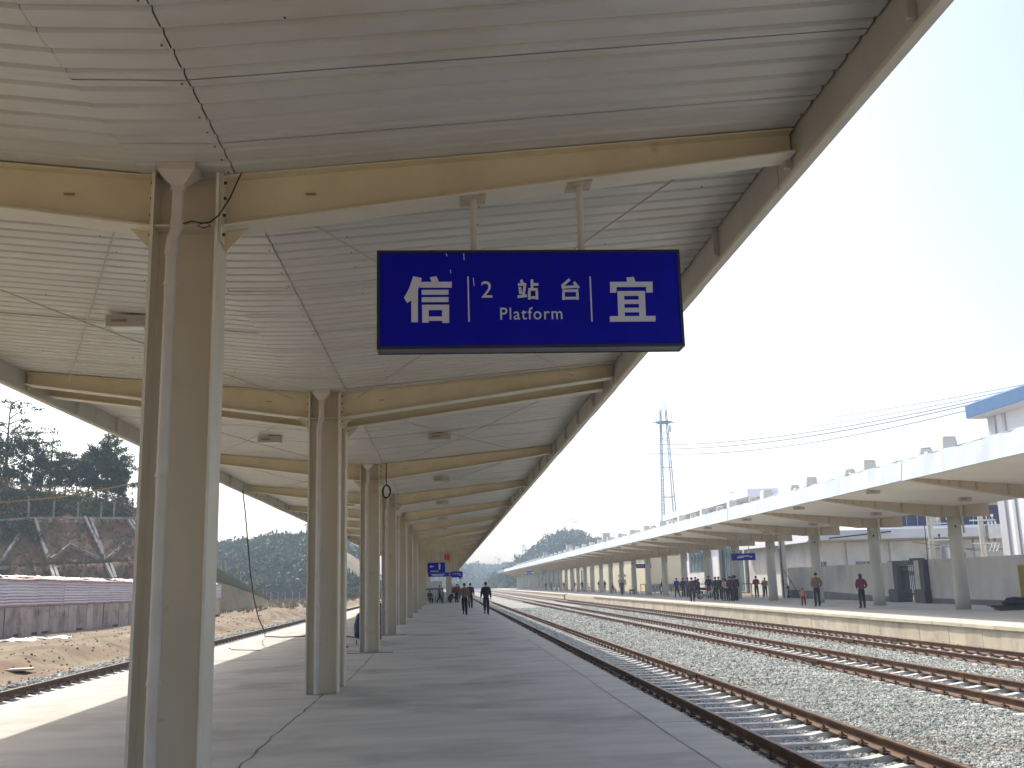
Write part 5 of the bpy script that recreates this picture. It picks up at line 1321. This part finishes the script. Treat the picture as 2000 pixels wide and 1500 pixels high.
    for s in "LR":
        nd("hip"+s, V_["hip"+s]-Vector((0, 0, .05)), .10); nd("knee"+s, V_["knee"+s], .082); nd("ank"+s, V_["ank"+s]+(V_["knee"+s]-V_["ank"+s])*-.06, .062); ed("pel", "hip"+s); ed("hip"+s, "knee"+s); ed("knee"+s, "ank"+s)
    trousers = skin_mesh(N_, E_, 0, 1)
    shoes = []
    for s in "LR":
        a_, t_ = V_["ank"+s], V_["toe"+s]; h = a_+(a_-t_)*.25; h.z = t_.z+.008 if kind != "walk" or s == "L" else a_.z-.05
        shoes.append(skin_mesh([(tuple(h), (.040, .040)), (tuple(a_-Vector((0, 0, .035))), (.046, .046)), (tuple(a_.lerp(t_, .55)), (.048, .036)), (tuple(t_), (.042, .030))], [(0, 1), (1, 2), (2, 3)], 0, 1))
    hd = V_["head"]; bm = bmesh.new(); bmesh.ops.create_uvsphere(bm, u_segments=12, v_segments=8, radius=1)
    for v in bm.verts:
        q = v.co.copy(); kx, ky, kz = .092, .108, .105
        if hair == "long" and q.z < .1 and q.y > -.2: kz = .24; kx = .095
        elif q.z < 0: kz = .055
        v.co = Vector((q.x*kx, q.y*ky+.016, q.z*kz+.035))
        if q.y < -.45 and q.z < .45: v.co.y = -.058
        v.co += hd+Vector((random.uniform(-.004, .004), random.uniform(-.004, .004), random.uniform(-.004, .004)))
    hm = bpy.data.meshes.new("hair"); bm.to_mesh(hm); bm.free(); hm.polygons.foreach_set("use_smooth", [True]*len(hm.polygons))
    zmin = min(v.co.z for s_ in shoes for v in s_.vertices)
    for me in [body, jacket, trousers, hm]+shoes: me.transform(Matrix.Translation((0, 0, -zmin)))
    for v in body.vertices:
        if v.co.z < .004: v.co.z = .004
    return dict(body=body, jacket=jacket, trousers=trousers, hair=hm, shoe0=shoes[0], shoe1=shoes[1])
PR = {}
CLM = {}
def cm(c):
    if c not in CLM: CLM[c] = mat("cloth_%d" % len(CLM), c, .85, tuple(x*.75 for x in c), 9)
    return CLM[c]
def person(x, y, kind, face, label, jac, tro, hgt=1.68, hair="short", coat=False, z=.004, shoe=(.02, .02, .02), cat="person"):
    key = (kind, hair, coat)
    if key not in PR: PR[key] = build_person(*key)
    t = thing("person", (x, y, z), label, cat, rz=R(face)); s = hgt/1.70
    if hgt < 1.2: t.scale = (s*1.15, s*1.15, s)
    else: t.scale = (s, s, s)
    for nm, key2, m in (("body", "body", SKINM), ("jacket", "jacket", cm(jac)), ("trousers", "trousers", cm(tro)), ("hair", "hair", HAIR), ("shoe", "shoe0", cm(shoe)), ("shoe", "shoe1", cm(shoe))):
        me = PR[key][key2]
        if not me.materials: me.materials.append(m)
        o = bpy.data.objects.new(nm, me); link(o, t); o.material_slots[0].link = 'OBJECT'; o.material_slots[0].material = m
    return t
BK, NV, GY, BR = (.018, .018, .022), (.02, .028, .07), (.09, .09, .10), (.17, .11, .065)
# near platform: facing 180 = back to the camera
person(1.02, 55.3, "walk2", 180, "person in a tan brown jacket walking away along the near platform, back to the camera", (.21, .135, .085), BK, 1.72)
person(2.18, 55.1, "walk2", 176, "person in dark clothes with white bundle on the shoulder, walking near the platform edge", (.02, .022, .05), BK, 1.74)
person(1.72, 71, "walk", 180, "person in dark clothes just beyond the one in the tan jacket", (.05, .055, .07), BK, 1.74)
person(-.55, 95.2, "walk", 90, "person in grey walking across in front of the stair handrail", (.14, .13, .15), BK, 1.66)
person(.45, 96.0, "crouch", 100, "person in black crouching on the platform near the stair entrance", BK, BK, 1.7)
person(1.05, 95.9, "stand", 160, "person with a red sleeve standing on the near platform past the walkers", (.30, .03, .03), NV, 1.72)
person(1.02, 97.3, "bend", 200, "person in dark clothes leaning forward beside the red sleeved one", BK, NV, 1.75)
person(-1.5, 97.2-1.3, "sit", 20, "person in dark red sitting low against the stair handrail", (.13, .03, .03), BK, 1.6, z=-.25+.004+.25)
b = MB(); b.rbox(2.02, 2.15, 55.24, 55.33, 1.28, 1.47, .02)
tag(b.build("white_bundle", TARP), "white cloth bundle carried on the shoulder of the dark dressed walker", "bundle")
for i, (x, y, c) in enumerate(((.9, 150, (.35, .12, .12)), (2.0, 160, BK), (1.4, 170, (.3, .3, .34)))):
    person(x, y, "stand", 180, ["tiny person in faded red far along the near platform", "tiny dark person far along the near platform by the edge", "tiny person in grey, the farthest on the near platform"][i], c, NV)
# far platform
person(19.5, 111.5, "walk", 0, "person in a blue jacket walking alone near the edge of the far platform", (.03, .05, .15), NV)
person(22.9, 138, "sit", 60, "person in pink trousers sitting low by a far column", BK, (.55, .12, .20), 1.65, hair="long")
person(22.47, 104, "walk", 60, "person in a dark jacket walking between columns on the far platform", (.04, .04, .055), NV)
person(20.8, 90.4, "wide", 180, "person in a bright blue jacket with legs apart on the far platform", (.012, .05, .42), BK, 1.72)
person(21.3, 90.0, "stand", 180, "person in dark blue beside the bright blue jacket", (.02, .035, .13), BK, 1.70)
person(21.3, 88.2, "stand", 130, "person in a brown jacket behind the one at the edge", (.12, .07, .03), NV, 1.72)
person(21.7, 87.0, "pockets", 180, "person in black just behind the brown jacket on the far platform", BK, (.05, .07, .14), 1.76)
person(17.5, 71.3, "pockets", 170, "person in dark purple standing on the sunlit edge of the far platform", (.07, .04, .07), BK, 1.72)
MOTO = (20.9, 80.6)
person(20.35, 81.6, "bike", 90, "person in black seated at the back of the red motorcycle", BK, BK, 1.68)
person(20.75, 82.3, "stand", 100, "person in black standing left of the red motorcycle", (.03, .03, .035), BK, 1.62)
person(21.7, 82.6, "pockets", 140, "tall person in black behind the red motorcycle", BK, BK, 1.82)
person(20.9, 76.6, "pockets", 170, "person in black at the left of the group on the far platform", (.03, .03, .035), BK, 1.72)
person(20.22, 75.0, "stand", 180, "person in a dark grey jacket left in the group on the far platform", (.06, .065, .08), BK, 1.72)
person(20.4, 73.6, "pockets", 175, "person in black left of the pink jacket in the group", BK, (.03, .03, .04), 1.60)
person(20.15, 72.1, "front", 180, "person with long hair in a pale pink jacket in the group", (.62, .34, .36), BK, 1.60, hair="long")
person(20.9, 73.0, "stand", 185, "person in maroon behind the pink jacket", (.16, .03, .06), (.10, .02, .04), 1.72)
person(20.0, 70.4, "pockets", 190, "person in a long dark navy coat in the group", (.035, .025, .08), BK, 1.72, coat=True)
person(20.2, 69.9, "pockets", 180, "person in dark violet at the right of the group", (.04, .025, .06), (.03, .03, .05), 1.74)
person(21.3, 74.0, "stand", 180, "tall person in black at the back of the group", BK, BK, 1.80)
person(20.95, 72.3, "stand", 150, "person in grey half hidden by the round column behind the group", GY, BK, 1.78)
person(24.45, 78.6, "front", 180, "person in a red shirt standing between two columns on the far platform", (.42, .04, .05), BK, 1.70)
person(25.76, 80.5, "pockets", 150, "person in a mustard yellow top beside the brown case", (.36, .24, .03), BK, 1.55)
b = MB(); b.rbox(26.0, 26.42, 79.7, 80.0, .003, .72, .03); tag(b.build("brown_case", mat("brown_case", (.09, .05, .02), .6)), "brown case standing beside the person in mustard yellow", "case")
person(19.42, 54.2, "walk", 150, "small child in a pink top and red trousers on the far platform", (.50, .27, .23), (.30, .02, .02), .98, shoe=(.4, .4, .4))
person(19.93, 53.5, "pockets", 180, "person in a light brown jacket with hands in pockets beside the child", (.24, .145, .095), NV, 1.76)
person(20.22, 48.3, "pockets", 180, "person in a magenta jacket and black leggings on the far platform", (.20, .012, .075), BK, 1.64, hair="long")
FPL = [(21.4, 216, BK, "stand", "far off person in black left of the striped group"), (22.1, 212, (.4, .18, .16), "stand", "far off person in pale red beside the one in black"), (23.3, 206, (.55, .38, .34), "pockets", "far off person in a pinkish top"), (23.8, 203, BK, "stand", "far off person in black beside the pinkish top"),
       (24.2, 190, (.3, .06, .08), "stand", "far off person in red in the cluster by the tall columns"), (24.6, 188, (.16, .16, .24), "pockets", "far off person in grey blue in the cluster by the tall columns"), (25.0, 185, BK, "stand", "far off person in black at the right of the cluster"),
       (27.0-1.5, 176, BK, "stand", "far off person in black by the last motorcycle"), (25.6, 168, NV, "pockets", "far off person in navy between pale columns"), (25.7, 163, BK, "stand", "far off person in black between pale columns, right of the navy one"),
       (23.5, 330, GY, "stand", "tiny person in grey, leftmost on the far platform"), (23.5, 318, (.05, .12, .12), "stand", "tiny person in teal far along the far platform"), (23.8, 300, (.06, .10, .12), "pockets", "tiny person in blue grey right of the teal one")]
for x, y, c, kd, lab in FPL: person(x, y, kd, 180, lab, c, BK if c != BK else NV, 1.72)
# motorcycles
def moto(x, y, face, label, body):
    t = thing("motorcycle", (x, y, .004), label, "motorcycle"); t.rotation_euler = (0, 0, 0)
    ca, sa = math.cos(R(face)), math.sin(R(face))
    def W(p): return (x+p[0]*ca-p[1]*sa, y+p[0]*sa+p[1]*ca, .004+p[2])
    for cx_ in (-.62, .62):
        b = MB(); n = 20; b.tube([W((cx_+.25*math.cos(a), 0, .30+.25*math.sin(a))) for a in np.linspace(0, 2*math.pi, n)], .045, 6); wh = b.build("wheel", DARK, t)
        b = MB(); b.tube([W((cx_, -.06, .30)), W((cx_, .06, .30))], .05, 8)
        for a in np.linspace(0, 2*math.pi, 9)[:-1]: b.tube([W((cx_, 0, .30)), W((cx_+.21*math.cos(a), 0, .30+.21*math.sin(a)))], .008, 4)
        b.tube([W((cx_+.205*math.cos(a), 0, .30+.205*math.sin(a))) for a in np.linspace(0, 2*math.pi, n)], .014, 5); b.build("rim", STEEL, wh)
        b = MB(); b.tube([W((cx_+.31*math.cos(a), 0, .30+.31*math.sin(a))) for a in np.linspace(.5, 2.5, 8)], [.02]+[.05]*6+[.02], 6); b.build("mudguard", body, t)
    b = MB(); b.tube([W((.30, 0, .82)), W((.15, 0, .84)), W((-.02, 0, .80)), W((-.12, 0, .74))], [.06, .13, .12, .05], 10); b.build("tank", body, t)
    b = MB(); b.tube([W((-.10, 0, .78)), W((-.25, 0, .79)), W((-.55, 0, .80)), W((-.72, 0, .84))], [.06, .11, .11, .07], 8); b.build("seat", DARK, t)
    b = MB(); b.tube([W((.12, 0, .62)), W((.1, 0, .40)), W((-.02, 0, .30)), W((-.22, 0, .34)), W((-.2, 0, .5))], [.08, .12, .13, .12, .08], 8); b.tube([W((.12, 0, .52)), W((.26, 0, .62))], .09, 8); b.build("engine", STEEL, t)
    b = MB(); 
    for s in (-.07, .07): b.tube([W((.62, s, .30)), W((.40, s, .95))], .022, 6); b.tube([W((-.62, s, .30)), W((-.38, s, .70))], .02, 6); b.tube([W((.36, s*.4, .82)), W((.12, s, .34)), W((-.25, s, .30)), W((-.62, s, .30))], .018, 6)
    b.tube([W((.15, -.10, .28)), W((-.2, -.13, .24)), W((-.75, -.14, .32))], [.025, .035, .05], 8); b.build("frame", STEEL, t)
    b = MB(); b.tube([W((.34, -.36, 1.04)), W((.40, -.22, 1.06)), W((.40, 0, 1.0)), W((.40, .22, 1.06)), W((.34, .36, 1.04))], .016, 6)
    for s in (-1, 1): b.tube([W((.38, s*.2, 1.06)), W((.42, s*.28, 1.22))], .008, 4); b.tube([W((.42, s*.24, 1.24)), W((.42, s*.36, 1.24))], .045, 6)
    b.build("handlebar", DARK, t)
    b = MB(); b.tube([W((.44, 0, .92)), W((.52, 0, .92)), W((.56, 0, .92))], [.06, .09, .085], 10); b.build("headlight", LAMPG, t)
    b = MB(); b.tube([W((-.74, 0, .70)), W((-.80, 0, .70))], .05, 6); b.build("tail_light", RED, t)
moto(MOTO[0]+.15, MOTO[1], -8, "red motorcycle standing on its wheels beside a round column on the far platform", mat("moto_red", (.28, .02, .03), .3))
moto(26.0-.55, 74.2, 75, "dark motorcycle parked by the pole at the end of the grey wall", mat("moto_dark", (.03, .035, .04), .35))
moto(25.0, 180, 10, "far off motorcycle beside the distant cluster of people", mat("moto_grey", (.18, .18, .2), .4))
BC = thing("handcart", (20.9, 113, 0), "small dark cart on two wheels right of the walker in blue", "cart")
b = MB(); b.box(20.6, 21.2, 112.8, 113.3, .45, .62); b.build("tray", DARK, BC)
for x in (20.66, 21.14): b = MB(); b.tube([(x-.03, 113, .22), (x+.03, 113, .22)], .22, 12); b.build("wheel", DARK, BC)
b = MB(); b.tube([(20.7, 112.8, .5), (20.66, 112.5, .98), (21.1, 112.5, .98), (21.1, 112.8, .5)], .03, 6); b.tube([(20.9, 113, .22), (20.9, 113, .46)], .04, 6); b.build("handle", STEEL, BC)
# ================================================================ HAZE
b = MB(); b.box(-900, 900, -60, 1150, -3.2, 60)
hz = b.build("haze", None) if False else None
me = bpy.data.meshes.new("haze"); me.from_pydata(b.v, [], b.f); hz = bpy.data.objects.new("haze", me); COL.objects.link(hz)
hm = bpy.data.materials.new("haze"); hm.use_nodes = True; hn = hm.node_tree; hn.nodes.clear(); ho = hn.nodes.new("ShaderNodeOutputMaterial"); hv = hn.nodes.new("ShaderNodeVolumePrincipled")
hv.inputs["Color"].default_value = (.66, .82, 1.0, 1); hv.inputs["Density"].default_value = .00062; hv.inputs["Anisotropy"].default_value = .2
hn.links.new(hv.outputs[0], ho.inputs["Volume"]); me.materials.append(hm)
tag(hz, "thin pale haze filling the air of the valley", "haze", kind="stuff")
